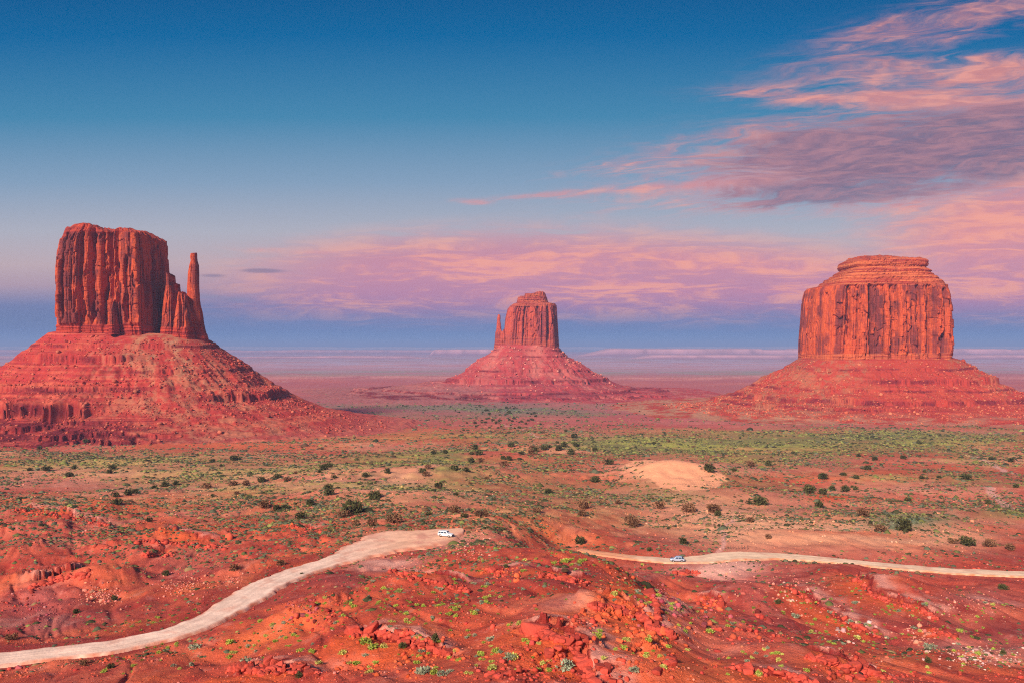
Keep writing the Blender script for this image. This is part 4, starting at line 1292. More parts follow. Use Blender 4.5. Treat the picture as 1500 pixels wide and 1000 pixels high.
ROCK_PLACES = [(470, 905, 60, 30, 'tumbled on the slope below the bend of the pale road'), (800, 965, 90, 40, 'scattered below the row of upright blocks'), (735, 842, 60, 24, 'in the bright orange outcrop topped by a dark bush'),
               (905, 896, 60, 20, 'in the orange crest beside the smooth pale slab'), (950, 940, 60, 30, 'spilling down from the orange crest'), (1045, 885, 60, 20, 'on the shaded slope below the vehicle on the right road'), (1100, 925, 60, 30, 'around the stubby rock pillar in the dark gully'),
               (1240, 980, 90, 25, 'on the ledge at the bottom right of the gully'), (150, 872, 60, 30, 'in the pale scree under the orange mound'), (265, 857, 50, 30, 'in the scree between mound and road bend'), (1440, 950, 90, 40, 'among the whitish stones of the right gully'),
               (560, 950, 90, 40, 'along the orange ledge in the lower middle'), (400, 982, 80, 20, 'on the short dark ledge at the bottom edge'), (1200, 880, 90, 40, 'strewn over the red hollow under the right road'), (60, 880, 70, 40, 'beside the dry wash under the dark cut bank')]
cats = {'red': cRed, 'orange': cOr, 'pink': cPk, 'pale': cWh, 'dark red': cMv}
for i in big:
    ck = min(cats, key=lambda k: np.abs(np.array(cats[k]) / np.sum(cats[k]) - bc[i] / bc[i].sum()).sum())
    shade = 0 if bc[i].sum() < sum(cats[ck]) else 1
    me = colored(rock_mesh[int(rng.integers(8))], ck + str(shade), np.array(cats[ck]) * (.85, 1.15)[shade])
    o = bpy.data.objects.new("boulder", me); COL.objects.link(o)
    s = float(bs[i]); o.location = (bw[i, 0], bw[i, 1], bw[i, 2] + .18 * s)
    o.rotation_euler = (float(rng.normal() * .25), float(rng.normal() * .25), float(rng.uniform(0, 6.28)))
    o.scale = (s, s * float(rng.uniform(.75, 1.1)), s * float(rng.uniform(.7, 1.1)))
    lab = place_label(bp[i, 0], bp[i, 1], ck + ' angular boulder', ROCK_PLACES)
    tag(o, lab, 'boulder', ck + ' boulders ' + lab.split('boulder ')[1])
# loose stones everywhere on the near ground
n = 38000
ii = rng.integers(6, int(np.searchsorted(GY, 520)), n); jj = rng.integers(61, 61 + len(_core) - 2, n)
sx = gx[ii, jj] + rng.normal(size=n) * .5; sy = gy[ii, jj] + rng.normal(size=n) * .5
keep = ss(-.35, .5, fbm(sx / 16, sy / 16, 3, 700)) > rng.random(n) * .9
sp_ = np.stack([sx, sy, sx * 0], 1)[keep]; sp_ = sp_[road_clear(sp_, .3)]
ssz = np.exp(rng.normal(size=len(sp_)) * .55) * .125 * np.clip(sp_[:, 1] / 150, .8, 2.4)
scol = soil(sp_[:, 0], sp_[:, 1]) * rng.uniform(.75, 1.25, (len(sp_), 1)) + (rng.random((len(sp_), 1)) < .12) * .12
ap = np.concatenate([bw[rest], on_ground(sp_)]); asz = np.concatenate([bs[rest], ssz]); ac = np.concatenate([bc[rest], scol])
V, Fc, C = merge(ROCKS0, ap + np.array([0, 0, .1]) * asz[:, None], asz, rng.uniform(0, 6.28, len(ap)), np.clip(ac, 0.01, .85), tilt=rng.normal(size=len(ap)) * .3)
tag(mk("rock_rubble", V, Fc, M_rock, colors=C), 'loose red and pale stones strewn over the near slopes', 'rubble', kind='stuff')

# ---- rocks on the talus slopes
def slope_rocks(b, n, srange, seed, dens, cols):
    r = np.random.default_rng(seed)
    th = r.uniform(-1.75, 1.75, n); d = r.uniform(2, 250, n)
    L = 1 / (((np.abs(np.sin(th)) / b.rx) ** b.n + (np.abs(np.cos(th)) / b.ry) ** b.n) ** (1 / b.n))
    x = b.cx + np.sin(th) * (L + d); y = b.Yc - np.cos(th) * (L + d)
    nz = fbm(x / 26, y / 26, 3, seed) + .3 * pn(x / 90, y / 90, seed + 4)
    keep = dens(th, d, nz) > r.random(n)
    x, y = x[keep], y[keep]
    z = b.top(x, y); ok_ = z > macro_f(x, y)
    x, y, z = x[ok_], y[ok_], z[ok_]; m = len(x)
    s = np.clip(srange[0] * np.exp(r.normal(size=m) * .5), .4, srange[1])
    c = np.array(cols)[r.integers(len(cols), size=m)] * r.uniform(.8, 1.25, (m, 1))
    return np.stack([x, y, z + .2 * s], 1), s, c


for b, n, sr, sd, dens, cols, nm in (
    (WEST, 16000, (.95, 4.2), 71, lambda th, d, nz: ss(-.5, .45, nz + .35 * ss(.1, .6, th)) * (.35 + .65 * np.exp(-((d - 95) / 60) ** 2)), [(.38, .06, .04), (.46, .13, .08), (.30, .04, .03), (.42, .09, .055)], 'west'),
    (EAST, 3000, (1.9, 5), 72, lambda th, d, nz: ss(-.4, .5, nz) * np.exp(-(d / 130) ** 2), [(.50, .13, .10), (.44, .09, .08), (.58, .22, .17)], 'mid'),
    (RIGHT, 13000, (1.05, 5.2), 73, lambda th, d, nz: ss(-.5, .5, nz + .45 * ss(.2, .8, np.abs(th + .1))) * (.4 + .6 * ss(10, 90, d)), [(.44, .08, .045), (.52, .17, .09), (.34, .055, .035), (.46, .11, .06)], 'right')):
    p, s, c = slope_rocks(b, n, sr, sd, dens, cols)
    V, Fc, C = merge(ROCKS0, p, s, rng.uniform(0, 6.28, len(p)), np.clip(c, .01, .85), tilt=rng.normal(size=len(p)) * .3)
    tag(mk("slope_rubble", V, Fc, M_rock, colors=C), {'west': 'fallen blocks on the slope of the left butte with a thumb', 'mid': 'fallen blocks on the slope of the small distant butte', 'right': 'fallen blocks on the slope of the wide right butte'}[nm], 'rubble', kind='stuff')

# ------------------------------------------------------------------ plants
def clump(seed, n=150, flat=.62, leaf=.16, dome=True, spiky=.0):
    """leafy clump: many small leaf faces through a lumpy dome"""
    r = np.random.default_rng(seed)
    cen = np.clip(r.normal(size=(7, 3)), -1.6, 1.6) * np.array([.30, .30, .14]); cen[:, 2] = np.abs(cen[:, 2]) + .22
    rad = r.uniform(.3, .55, 7)
    k = r.integers(7, size=n)
    d = r.normal(size=(n, 3)); d /= np.linalg.norm(d, axis=1)[:, None]
    p = cen[k] + d * rad[k][:, None] * r.uniform(.55, 1.05, (n, 1))
    p[:, 2] = np.abs(p[:, 2]) * flat * 1.25
    a = r.normal(size=(n, 3)); a += d * 1.2 + np.array([0, 0, spiky]); a /= np.linalg.norm(a, axis=1)[:, None]
    bb = np.cross(a, r.normal(size=(n, 3))); bb /= np.linalg.norm(bb, axis=1)[:, None]
    L = leaf * r.uniform(.6, 1.5, (n, 1))
    v = np.stack([p - bb * L * .5, p + bb * L * .5, p + a * L * 1.5], 1).reshape(-1, 3)
    f = np.arange(n * 3).reshape(-1, 3)
    sh = np.repeat(r.uniform(.6, 1.35, n), 3)
    return v, f, sh


def trunk_mesh(seed, h=.5, r0=.07):
    r = np.random.default_rng(seed); Vs, Fs = [], []; off = 0
    for b in range(5):
        ang = b * 1.26 + r.uniform(0, .6); out = r.uniform(.25, .5)
        pts = np.array([(0, 0, -.1), (math.cos(ang) * out * .3, math.sin(ang) * out * .3, h * .4), (math.cos(ang) * out, math.sin(ang) * out, h)])
        rr = [r0, r0 * .7, r0 * .3]
        for p, q in zip(pts, rr):
            for k in range(6): Vs.append((p[0] + q * math.cos(k * 1.047), p[1] + q * math.sin(k * 1.047), p[2]))
        for s in range(2):
            for k in range(6): Fs.append((off + s * 6 + k, off + s * 6 + (k + 1) % 6, off + s * 6 + 6 + (k + 1) % 6, off + s * 6 + 6 + k))
        off += 18
    return np.array(Vs), np.array(Fs)


def plant_mesh(seed, col, n, flat, leaf, spiky=0.0, name="foliage"):
    v, f, sh = clump(seed, n, flat, leaf, spiky=spiky)
    o = mk(name, v, f, M_leaf, colors=np.clip(np.array(col)[None] * sh[:, None], .005, .9)); me = o.data
    bpy.data.objects.remove(o); return me


def bark_mat():
    m, nt, b = new_mat("bark"); p = wpos(nt); n1 = noise(p, 6, 4, .6)
    nt.links.new(mix(n1, (.10, .05, .035, 1), (.22, .12, .09, 1)), b.inputs['Base Color']); return m


M_bark = bark_mat()
crown_dark = [plant_mesh(800 + i, (.085, .088, .032), 420, .95, .17, name="crown") for i in range(5)]
crown_brown = [plant_mesh(810 + i, (.20, .105, .055), 300, .85, .15, .4, name="crown") for i in range(3)]
tv, tf = trunk_mesh(5)
_t = mk("trunk", tv, tf, M_bark); trunk_me = _t.data; bpy.data.objects.remove(_t)
tuft_green = [plant_mesh(830 + i, (.38, .48, .08), 300, .66, .17, .3, name="tuft") for i in range(4)]
tuft_yel = [plant_mesh(840 + i, (.50, .50, .13), 260, .60, .17, .3, name="tuft") for i in range(3)]
tuft_sage = [plant_mesh(850 + i, (.28, .33, .22), 170, .75, .20, .5, name="tuft") for i in range(3)]

# junipers seen in the photo: px, py (foot), width px, kind
JUN = [(518, 752, 30, 0), (505, 758, 18, 1), (482, 724, 14, 0), (481, 716, 12, 0), (578, 766, 22, 1), (544, 770, 15, 1), (521, 770, 13, 1), (628, 754, 8, 0), (666, 750, 16, 1), (680, 758, 9, 0), (704, 756, 18, 1), (668, 725, 8, 0), (642, 714, 11, 0), (535, 699, 10, 0),
       (551, 730, 18, 0), (855, 744, 22, 1), (802, 722, 11, 0), (787, 750, 12, 1), (853, 755, 13, 1), (925, 770, 20, 1), (923, 762, 14, 1), (966, 745, 16, 1), (905, 738, 10, 1), (870, 706, 22, 0), (892, 680, 13, 0), (850, 796, 13, 0), (950, 806, 8, 0), (1000, 796, 12, 0),
       (1037, 690, 18, 0), (1049, 748, 14, 1), (1010, 750, 20, 1), (1044, 750, 18, 1), (1053, 755, 10, 0), (1098, 738, 8, 0), (1112, 738, 20, 0), (1185, 722, 20, 0), (1205, 724, 11, 0), (1221, 718, 11, 0), (1238, 720, 12, 0), (1205, 700, 16, 0), (1100, 682, 14, 1), (1125, 682, 10, 0),
       (1075, 690, 8, 0), (1236, 696, 8, 0), (1254, 701, 8, 0), (1272, 688, 9, 0), (1282, 674, 9, 0), (1328, 778, 26, 0), (1290, 778, 17, 1), (1265, 756, 24, 1), (1417, 798, 20, 0), (1397, 796, 12, 1), (1450, 800, 18, 1), (1480, 806, 14, 1), (1200, 743, 12, 0), (1322, 672, 9, 0), (1350, 701, 8, 0),
       (1375, 700, 7, 0), (1330, 734, 9, 0), (1448, 738, 9, 0), (1490, 714, 9, 0), (1480, 676, 10, 0), (1452, 673, 8, 0), (1416, 702, 12, 0), (1098, 764, 12, 1), (1125, 790, 9, 1), (1000, 818, 6, 1), (1470, 862, 12, 0),
       (343, 674, 12, 0), (68, 690, 12, 0), (111, 687, 10, 0), (102, 698, 10, 0), (165, 687, 10, 0), (159, 693, 8, 0), (225, 716, 9, 0), (303, 715, 13, 1), (342, 711, 12, 1), (360, 711, 11, 1), (384, 706, 11, 0), (407, 700, 10, 0), (420, 704, 10, 1), (475, 688, 11, 0), (403, 748, 12, 0),
       (440, 760, 14, 0), (388, 744, 16, 1), (453, 740, 12, 0), (418, 744, 10, 0), (347, 724, 8, 1), (172, 738, 13, 0), (170, 728, 10, 0), (198, 722, 9, 0), (188, 725, 12, 0), (243, 712, 12, 0), (257, 710, 10, 0), (218, 764, 9, 0), (490, 700, 8, 0), (483, 684, 9, 0), (43, 689, 8, 0),
       (343, 835, 14, 1), (411, 828, 12, 1), (244, 842, 10, 0), (168, 878, 10, 0), (110, 898, 10, 0), (18, 936, 15, 1), (740, 831, 8, 0), (443, 843, 7, 0), (635, 665, 8, 0), (652, 664, 8, 0), (870, 660, 8, 0), (958, 650, 6, 0), (830, 632, 8, 0),
       (1362, 950, 14, 2), (1140, 885, 9, 0), (1165, 904, 10, 2), (1470, 957, 9, 0), (1360, 970, 10, 0), (832, 982, 22, 2), (622, 985, 20, 2), (650, 988, 14, 2), (640, 950, 13, 0), (360, 970, 14, 2), (285, 950, 14, 2), (438, 992, 11, 0), (928, 983, 12, 2), (123, 974, 13, 1), (162, 978, 10, 0), (590, 948, 13, 0)]
r2 = np.random.default_rng(44)
for _ in range(66):   # the grove in the valley below the distant butte
    a = r2.normal(size=2); JUN.append((740 + a[0] * 26, 613 + a[1] * 10, r2.uniform(3, 6.5), 0))
for _ in range(45):
    JUN.append((r2.uniform(560, 1080), 592 + abs(r2.normal()) * 5, r2.uniform(2.5, 4.5), 0))
for _ in range(26):
    q_ = r2.random(); JUN.append((r2.normal() * 26 + 620 + 230 * q_, 690 - 40 * q_ + r2.normal() * 9, r2.uniform(7, 13), int(r2.random() < .3)))
for _ in range(24):
    JUN.append((r2.uniform(40, 1460), r2.uniform(645, 735), r2.uniform(4, 8), int(r2.random() < .4)))
JUN = [j for j in JUN if not (560 < j[0] < 690 and 768 < j[1] < 812)]
jp = pick([j[0] for j in JUN], [j[1] for j in JUN])
jp = on_ground(jp)
BUSH_PLACES = [(740, 613, 40, 20, 'in the grove on the valley floor before the distant butte'), (900, 594, 160, 8, 'on the far green flat below the distant butte'), (600, 594, 120, 8, 'on the far green flat beyond the left butte'), (520, 750, 60, 25, 'on the sandy rise above the turnout'), (660, 745, 60, 20, 'just behind the white car'),
               (860, 740, 60, 30, 'on the slope between white car and dune'), (930, 765, 40, 20, 'on the slope below the sand dune'), (1030, 748, 50, 15, 'in front of the sand dune'), (1100, 690, 60, 20, 'beside the sand dune, away from the cars'), (1210, 710, 60, 25, 'above the curved red bank'),
               (1320, 770, 60, 20, 'next to the blue green patch of plants'), (1430, 795, 60, 15, 'above the right road near the edge'), (1350, 690, 120, 25, 'on the red flat under the wide right butte'), (100, 690, 90, 15, 'on the plain under the left butte'), (200, 725, 60, 20, 'along the green strip on the left plain'),
               (370, 705, 70, 20, 'in the loose row on the left plain'), (420, 745, 60, 20, 'on the orange slope left of the turnout'), (480, 705, 30, 25, 'on the edge of the sandy rise'), (300, 850, 140, 40, 'beside the bend of the pale road'), (60, 910, 70, 40, 'beside the dry wash on the left'),
               (850, 650, 120, 15, 'on the green knoll in the middle distance'), (1420, 930, 120, 60, 'in the stony right gully'), (1130, 880, 80, 40, 'in the shaded hollow below the right road'), (800, 980, 120, 40, 'on the near red slope'), (560, 970, 120, 40, 'on the lower middle ledge slope'),
               (200, 970, 160, 40, 'on the red ground below the pale road'), (640, 665, 60, 12, 'on the far edge of the sandy rise'), (740, 831, 20, 10, 'standing on the bright orange outcrop'), (960, 800, 60, 12, 'beside the right road near the vehicle')]
KN = ['dark green rounded juniper bush', 'dry brownish desert bush', 'grey green sagebrush']


def sagebush_me(): return tuft_sage[int(r2.integers(3))]


for (px, py, wpx, kd), p in zip(JUN, jp):
    wd = wpx / F * p[1] * (.66 if p[1] < 1000 else .50)   # radius-like scale
    wd = float(min(wd, 4.5))
    big_ = wpx >= 9
    lab = place_label(px, py, KN[kd], BUSH_PLACES); grp = KN[kd] + 's ' + lab.split(KN[kd] + ' ')[1]
    me = crown_dark[int(r2.integers(5))] if kd == 0 else crown_brown[int(r2.integers(3))] if kd == 1 else sagebush_me()
    nm = 'juniper_bush' if kd == 0 else 'desert_bush' if kd == 1 else 'sagebrush'
    rz = float(r2.uniform(0, 6.28)); hs = float(r2.uniform(.8, 1.1))
    if big_ and kd < 2:
        root = empty(nm, (p[0], p[1], p[2]), rz); root.scale = (wd, wd, wd * hs)
        tr = bpy.data.objects.new('trunk', trunk_me); COL.objects.link(tr); tr.parent = root
        cr = bpy.data.objects.new('crown', me); COL.objects.link(cr); cr.parent = root; cr.location = (0, 0, .12)
    else:
        root = bpy.data.objects.new(nm, me); COL.objects.link(root); root.location = (p[0], p[1], p[2]); root.rotation_euler = (0, 0, rz); root.scale = (wd, wd, wd * hs)
    tag(root, lab, 'bush', grp)

# near grass tufts: individuals
TU = []
TUF = [(600, 890, 80, 44, 90), (700, 880, 60, 40, 40), (840, 822, 60, 16, 36), (650, 810, 60, 24, 30), (940, 870, 60, 26, 26), (1030, 900, 70, 30, 36), (1360, 900, 110, 34, 70), (1250, 930, 80, 26, 50), (1440, 950, 60, 30, 30), (300, 905, 60, 8, 14),
       (200, 960, 120, 26, 50), (430, 940, 60, 34, 30), (720, 960, 90, 30, 40), (900, 960, 90, 30, 22), (1120, 965, 90, 26, 24), (1300, 985, 60, 10, 10), (480, 900, 50, 24, 16), (1180, 880, 80, 20, 24), (250, 912, 60, 6, 12), (560, 960, 90, 26, 26)]
for px, py, rx, ry, n in TUF:
    for _ in range(n):
        TU.append((px + r2.normal() * rx * .62, py + r2.normal() * ry * .62))
TU = np.array([t for t in TU if 0 < t[0] < 1500 and 790 < t[1] < 1004])
tp = pick(TU[:, 0], TU[:, 1]); ok = road_clear(tp, .6) & (tp[:, 1] < 300); tp = on_ground(tp[ok]); TU = TU[ok]
sizes = np.exp(r2.normal(size=len(tp)) * .30) * .44
od = np.argsort(-sizes / tp[:, 1])
NT = 280
TUFT_PLACES = [(600, 890, 90, 40, 'dotting the red hill in front of the turnout'), (840, 822, 70, 20, 'dotting the smooth dark dome at the crest'), (650, 810, 70, 22, 'on the ground just below the white car'), (1030, 890, 90, 40, 'on the shaded hollow below the right road'), (1360, 890, 120, 34, 'on the red slope of the ledge below the right road'),
               (1280, 935, 90, 26, 'along the floor of the right gully'), (1440, 950, 70, 40, 'among the whitish stones of the right gully'), (250, 930, 120, 16, 'along the verge of the pale road'), (200, 970, 140, 26, 'on the red ground below the pale road'), (440, 930, 60, 40, 'around the tumbled rocks below the road bend'),
               (720, 900, 60, 30, 'between the orange outcrops on the ridge'), (720, 970, 100, 30, 'on the near slope under the upright blocks'), (930, 960, 80, 40, 'beside the orange crest on the near slope'), (1130, 970, 100, 30, 'on the bare orange shoulder near the bottom'), (560, 960, 80, 30, 'along the orange ledge in the lower middle')]
for i in od[:NT]:
    q = r2.random()
    me, kd = (tuft_green[int(r2.integers(4))], 'bright green') if q < .48 else (tuft_yel[int(r2.integers(3))], 'yellowish') if q < .78 else (tuft_sage[int(r2.integers(3))], 'grey green')
    o = bpy.data.objects.new("grass_tuft", me); COL.objects.link(o)
    s = float(sizes[i]); o.location = (tp[i, 0], tp[i, 1], tp[i, 2] - .02); o.scale = (s, s, s * float(r2.uniform(.8, 1.1))); o.rotation_euler = (0, 0, float(r2.uniform(0, 6.28)))
    lab = place_label(TU[i, 0], TU[i, 1], 'small ' + kd + ' tuft', TUFT_PLACES)
    tag(o, lab, 'tuft', kd + ' tufts ' + lab.split('tuft ')[1])

# scrub cover too many to count
def dome(seed, k=6):
    r = np.random.default_rng(seed)
    v = [(0, 0, .75 + .2 * r.random())]; f = []
    for i in range(k):
        a = i * 2 * math.pi / k + r.uniform(-.3, .3); q = r.uniform(.6, .9); v.append((q * math.cos(a) * .75, q * math.sin(a) * .75, .45 + .2 * r.random()))
    for i in range(k):
        a = i * 2 * math.pi / k + r.uniform(-.3, .3); q = r.uniform(.8, 1.15); v.append((q * math.cos(a), q * math.sin(a), -.1))
    for i in range(k):
        j = (i + 1) % k; f += [(0, 1 + i, 1 + j), (1 + i, 1 + k + i, 1 + k + j), (1 + i, 1 + k + j, 1 + j)]
    return np.array(v), np.array(f)


DOMES = [dome(i, 5) for i in range(8)]
n = 560000
i0, i1 = int(np.searchsorted(GY, 150)), int(np.searchsorted(GY, 2300))
ii = rng.integers(i0, i1, n); jj = rng.integers(61, 61 + len(_core) - 2, n)
sx = gx[ii, jj] + rng.normal(size=n) * GY[ii] * .0012; sy = GY[ii] + rng.uniform(0, 1, n) * (GY[ii + 1] - GY[ii])
g = green_f(sx, sy); px, py = zone_xy(sx, sy)
cl_ = .6 * fbm(sx / 14, sy / 14, 4, 900, .7) + .6 * fbm(sx / 60, sy / 50, 4, 905, .7)
basep = .08 + .30 * ss(840, 760, py) * ss(590, 650, py)
dn = np.clip(basep + g * .62, 0, 1) * ss(-.30, .40, cl_ + .35 * fbm(sx / 190, sy / 120, 3, 930))* 1.25
dn *= 1 - np.clip(gsum(px, py, [(985, 697, 56, 17, 1.6), (1250, 787, 170, 16, 1.0), (1150, 800, 90, 12, .8), (1350, 805, 140, 12, .6), (600, 795, 60, 12, .6)]), 0, 1)
dn *= 1 - .75 * ss(830, 860, py)
keep = dn > rng.random(n)
sp_ = np.stack([sx, sy, 0 * sx], 1)[keep]; gk = g[keep]; pyk = py[keep]; clk = cl_[keep]
bz = np.ones(len(sp_), bool)
for b in BUTTES:
    near_b = (np.abs(sp_[:, 0] - b.cx) < 600) & (np.abs(sp_[:, 1] - b.Yc) < 600)
    tz = np.full(len(sp_), -999.); tz[near_b] = b.top(sp_[near_b, 0], sp_[near_b, 1])
    bz &= tz < macro_f(sp_[:, 0], sp_[:, 1]) + 2
ok = road_clear(sp_, .5) & bz
sp_, gk, pyk, clk = sp_[ok], gk[ok], pyk[ok], clk[ok]
sp_[:, 2] = H(sp_[:, 0], sp_[:, 1]) - .05
sz = np.exp(rng.normal(size=len(sp_)) * .42) * np.clip(.34 + (sp_[:, 1] - 200) * .0009, .34, 1.3)
pal = np.array([(.055, .058, .024), (.12, .13, .04), (.24, .255, .07), (.13, .145, .085), (.30, .20, .09), (.13, .07, .035)])
pr = rng.random(len(sp_))
kk = np.where(pr < .30, 0, np.where(pr < .45, 1, np.where(pr < .45 + .30 * np.clip(gk * 1.1, .2, 1), 2, np.where(pr < .84, 3, np.where(pr < .94, 4, 5)))))
cc = pal[kk] * rng.uniform(.7, 1.3, (len(sp_), 1))
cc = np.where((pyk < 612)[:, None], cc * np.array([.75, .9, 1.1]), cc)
st = np.stack([rng.uniform(.8, 1.5, len(sp_)), rng.uniform(.8, 1.3, len(sp_)), rng.uniform(.5, .9, len(sp_))], 1)
V, Fc, C = merge(DOMES, sp_, sz, rng.uniform(0, 6.28, len(sp_)), np.clip(cc, .01, .6), stretch=st)
print("scrub", len(sp_))
tag(mk("desert_scrub", V, Fc, M_leaf, colors=C), 'low green and grey desert scrub covering the plain', 'scrub', kind='stuff')
# the small tufts that are too many to be things
if len(od) > NT:
    q = od[NT:]
    V, Fc, C = merge([clump(900 + i, 60, .6, .3)[:2] for i in range(4)], tp[q], sizes[q], rng.uniform(0, 6.28, len(q)), np.array([(.27, .34, .06)])[np.zeros(len(q), int)] * rng.uniform(.7, 1.2, (len(q), 1)))
    tag(mk("grass_tufts", V, Fc, M_leaf, colors=C), 'further small green tufts among the near slopes', 'tufts', kind='stuff')

# ------------------------------------------------------------------ vehicles
def box_loft(secs, mid=.55):
    """closed body from cross sections along x: each (x, half width bottom, half width top, z bottom, z top, bevel)"""
    V, Fq = [], []
    k = 12
    for x, wb, wt, z0, z1, bv in secs:
        zm = z0 + (z1 - z0) * mid
        ring = [(-wb + bv, z0), (wb - bv, z0), (wb, z0 + bv), (wb, zm), (wt + (wb - wt) * .3, z1 - bv * 1.4), (wt, z1 - bv * .6), (wt - bv, z1), (-wt + bv, z1), (-wt, z1 - bv * .6), (-wt - (wb - wt) * .3, z1 - bv * 1.4), (-wb, zm), (-wb, z0 + bv)]
        V += [(x, a, b) for a, b in ring]
    n = len(secs)
    for i in range(n - 1):
        for j in range(k):
            Fq.append((i * k + j, i * k + (j + 1) % k, (i + 1) * k + (j + 1) % k, (i + 1) * k + j))
    c0 = len(V); V.append((secs[0][0], 0, (secs[0][3] + secs[0][4]) / 2)); c1 = len(V); V.append((secs[-1][0], 0, (secs[-1][3] + secs[-1][4]) / 2))
    for j in range(k):
        Fq.append((c0, (j + 1) % k, j, j)); Fq.append((c1, (n - 1) * k + j, (n - 1) * k + (j + 1) % k, (n - 1) * k + (j + 1) % k))
    return V, Fq


def py_mesh(name, V, Fq, mat, parent, smooth=False):
    me = bpy.data.meshes.new(name); me.from_pydata([tuple(v) for v in V], [], [tuple(dict.fromkeys(f)) for f in Fq]); me.materials.append(mat)
    if smooth:
        for p in me.polygons: p.use_smooth = True
    me.update(); o = bpy.data.objects.new(name, me); COL.objects.link(o); o.parent = parent
    return o


def slab(name, quad, th, mat, parent):
    """thin pane from 4 corner points with thickness along its normal"""
    q = [Vector(p) for p in quad]; nrm = (q[1] - q[0]).cross(q[3] - q[0]).normalized() * th
    V = [tuple(p + nrm) for p in q] + [tuple(p - nrm) for p in q]
    return py_mesh(name, V, [(0, 1, 2, 3), (7, 6, 5, 4), (0, 4, 5, 1), (1, 5, 6, 2), (2, 6, 7, 3), (3, 7, 4, 0)], mat, parent)


def wheel(parent, x, y, r, w, mt, mr):
    def ringm(name, prof, par, mat, n=28):
        V, Fq = [], []
        for i in range(n):
            a = i / n * 2 * math.pi
            V += [(x + rr * math.cos(a), y + yy, r + rr * math.sin(a)) for rr, yy in prof]
        m = len(prof)
        for i in range(n):
            for j in range(m - 1):
                Fq.append((i * m + j, i * m + j + 1, ((i + 1) % n) * m + j + 1, ((i + 1) % n) * m + j))
        return py_mesh(name, V, Fq, mat, par, True)
    h = w / 2
    wh = bpy.data.objects.new("wheel", None); COL.objects.link(wh); wh.parent = parent
    ringm("tyre", [(r * .6, -h), (r * .92, -h), (r, -h * .75), (r, h * .75), (r * .92, h), (r * .6, h)], wh, mt)
    sgn = 1 if y > 0 else -1
    ringm("rim", [(r * .6, -h * .9), (r * .6, h * .9 * 1), (r * .55, sgn * h * .8), (r * .3, sgn * h * .55), (r * .12, sgn * h * .8), (.001, sgn * h * .82)], wh, mr)


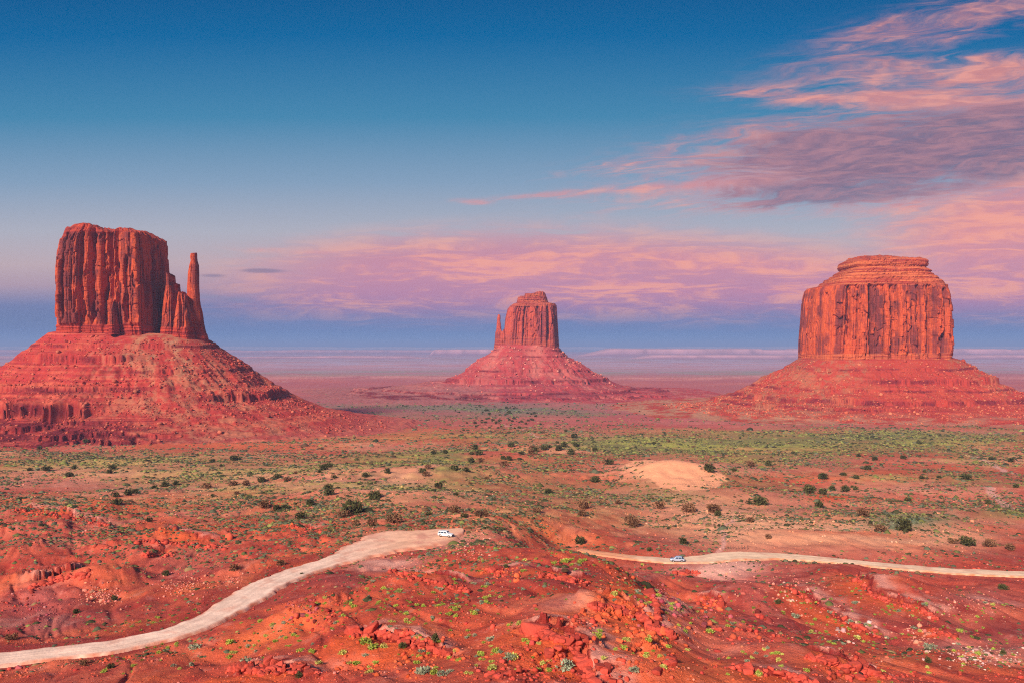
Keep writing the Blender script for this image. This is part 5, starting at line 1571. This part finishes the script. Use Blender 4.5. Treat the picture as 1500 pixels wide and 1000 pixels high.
def vehicle(name, loc, rz, paint, label, long_roof=True, roof_boxes=False):
    root = tag(empty(name, loc, rz), label, 'car')
    glass = flat_mat("window_glass", (.03, .07, .12, 1), .08, 0, .8); tyre = flat_mat("tyre_rubber", (.02, .02, .02, 1), .8); rim = flat_mat("rim_metal", (.45, .45, .47, 1), .35, .8)
    black = flat_mat("dark_trim", (.03, .03, .035, 1), .6); lampm = flat_mat("lamp_lens", (.85, .75, .5, 1), .15); redm = flat_mat("tail_lens", (.5, .02, .02, 1), .2)
    # lower body with bonnet
    V, Fq = box_loft([(-2.55, .84, .82, .50, 1.02, .10), (-2.48, .94, .90, .40, 1.14, .10), (-1.5, .97, .93, .34, 1.16, .08), (0, .98, .94, .34, 1.16, .08), (1.05, .98, .93, .34, 1.16, .08), (1.5, .97, .90, .34, 1.13, .10), (2.25, .95, .86, .36, 1.04, .12), (2.55, .86, .78, .46, .92, .10)])
    py_mesh("body", V, Fq, paint, root)
    # cabin
    xr = -2.42 if long_roof else -1.75
    V, Fq = box_loft([(xr - .06, .90, .80, 1.06, 1.30, .05), (xr + .16, .90, .74, 1.08, 1.86, .07), (-.9, .90, .72, 1.08, 1.93, .07), (.25, .90, .71, 1.08, 1.90, .08), (.52, .90, .70, 1.08, 1.84, .08), (1.22, .88, .78, 1.04, 1.17, .04)], .12)
    py_mesh("cabin", V, Fq, paint, root)
    for s in (-1, 1):
        def side(x0, x1, x2, x3, nm='side_window'):
            yb = .915; yt = .835
            slab(nm, [(x0, s * yb, 1.20), (x1, s * yb, 1.20), (x2, s * yt, 1.68), (x3, s * yt, 1.68)], .012, glass, root)
        side(-2.28, -1.45, -1.45, -2.20); side(-1.32, -.48, -.48, -1.32); side(-.36, .78, .46, -.36)
        wf = slab("side_mirror", [(.82, s * 1.0, 1.16), (.98, s * 1.12, 1.16), (.98, s * 1.12, 1.34), (.82, s * 1.0, 1.34)], .05, paint, root)
        slab("headlight", [(2.47, s * .50, .78), (2.42, s * .82, .78), (2.40, s * .82, .95), (2.45, s * .50, .95)], .05, lampm, root)
        slab("tail_light", [(-2.54, s * .72, .84), (-2.50, s * .90, .84), (-2.49, s * .88, 1.08), (-2.53, s * .72, 1.08)], .04, redm, root)
        for x in (-1.55, 1.55):
            wheel(root, x, s * .86, .39, .25, tyre, rim)
            # dark wheel arches
            Va, Fa = [], []
            for i in range(13):
                a = i / 12 * math.pi
                Va += [(x + .39 * math.cos(a), s * .985, .39 + .42 * math.sin(a)), (x + .48 * math.cos(a), s * .995, .39 + .50 * math.sin(a))]
            for i in range(12): Fa.append((2 * i, 2 * i + 1, 2 * i + 3, 2 * i + 2))
            ar = py_mesh("wheel_arch", Va, Fa, black, root); md = ar.modifiers.new('s', 'SOLIDIFY'); md.thickness = .03
    slab("windscreen", [(1.16, -.76, 1.16), (1.16, .76, 1.16), (.58, .64, 1.80), (.58, -.64, 1.80)], .02, glass, root)
    slab("rear_window", [(xr - .05, .70, 1.26), (xr - .05, -.70, 1.26), (xr + .08, -.66, 1.74), (xr + .08, .66, 1.74)], .02, glass, root)
    V, Fq = box_loft([(2.50, .80, .80, .40, .60, .04), (2.66, .74, .74, .42, .58, .04)]); py_mesh("bumper", V, Fq, black, root)
    V, Fq = box_loft([(-2.66, .80, .80, .42, .60, .04), (-2.50, .88, .88, .40, .62, .04)]); py_mesh("bumper", V, Fq, black, root)
    slab("grille", [(2.56, -.45, .62), (2.56, .45, .62), (2.54, .45, .88), (2.54, -.45, .88)], .03, black, root)
    if long_roof:
        for s in (-1, 1):
            V, Fq = box_loft([(-2.0, .02, .02, 1.96, 2.0, .005), (.1, .02, .02, 1.95, 1.99, .005)]); V = [(a, b + s * .6, c) for a, b, c in V]
            py_mesh("roof_rail", V, Fq, black, root)
    return root


white = flat_mat("white_paint", (.80, .85, .88, 1), .25, 0, .6); silver = flat_mat("silver_blue_paint", (.46, .56, .72, 1), .3, .3, .6)
def on_road(px, py, z): x, y = P3(px, py, z); return (x, y, z)
vehicle("parked_car", on_road(653, 785.0, -62.0), R(-22), white, 'white four-wheel-drive estate car standing on the pale turnout')
vehicle("driving_car", on_road(992, 821.5, -78.0), R(173), silver, 'dusty silver blue car on the thin right road', long_roof=False)

# fence posts by the right road
wood = flat_mat("weathered_wood", (.16, .09, .07, 1), .9)
for i in range(9):
    px = 1062 + i * 4.1 + random.uniform(-.6, .6)
    p = on_ground(pick([px], [803.5 + i * .1]))[0]
    V, Fq = [], []
    hgt = random.uniform(1.15, 1.5)
    for k, (rr, z) in enumerate(((.13, -.3), (.12, hgt * .5), (.10, hgt), (.04, hgt + .08))):
        for a in range(8): V.append((rr * math.cos(a * .785) + .03 * k, rr * math.sin(a * .785), z))
    for k in range(3):
        for a in range(8): Fq.append((k * 8 + a, k * 8 + (a + 1) % 8, k * 8 + 8 + (a + 1) % 8, k * 8 + 8 + a))
    Fq.append(tuple(range(24, 32)))
    o = py_mesh("fence_post", V, Fq, wood, None); o.location = p
    tag(o, 'short weathered wooden post in the row above the pale road bend', 'post', 'row of wooden posts above the right road')

# ------------------------------------------------------------------ haze
def haze():
    V = [(x, y, z) for x in (-52000, 52000) for y in (-150, 47500) for z in (-165, 190)]
    Fq = [(0, 1, 3, 2), (4, 6, 7, 5), (0, 4, 5, 1), (2, 3, 7, 6), (0, 2, 6, 4), (1, 5, 7, 3)]
    m = bpy.data.materials.new("haze_air"); m.use_nodes = True; nt = m.node_tree; nt.nodes.clear()
    out = nt.nodes.new('ShaderNodeOutputMaterial'); pv = nt.nodes.new('ShaderNodeVolumePrincipled')
    pv.inputs['Color'].default_value = (.36, .55, 1.0, 1); pv.inputs['Density'].default_value = 7.4e-5; pv.inputs['Anisotropy'].default_value = 0.0
    nt.links.new(pv.outputs[0], out.inputs['Volume'])
    o = py_mesh("haze", V, Fq, m, None); tag(o, kind='stuff')


haze()
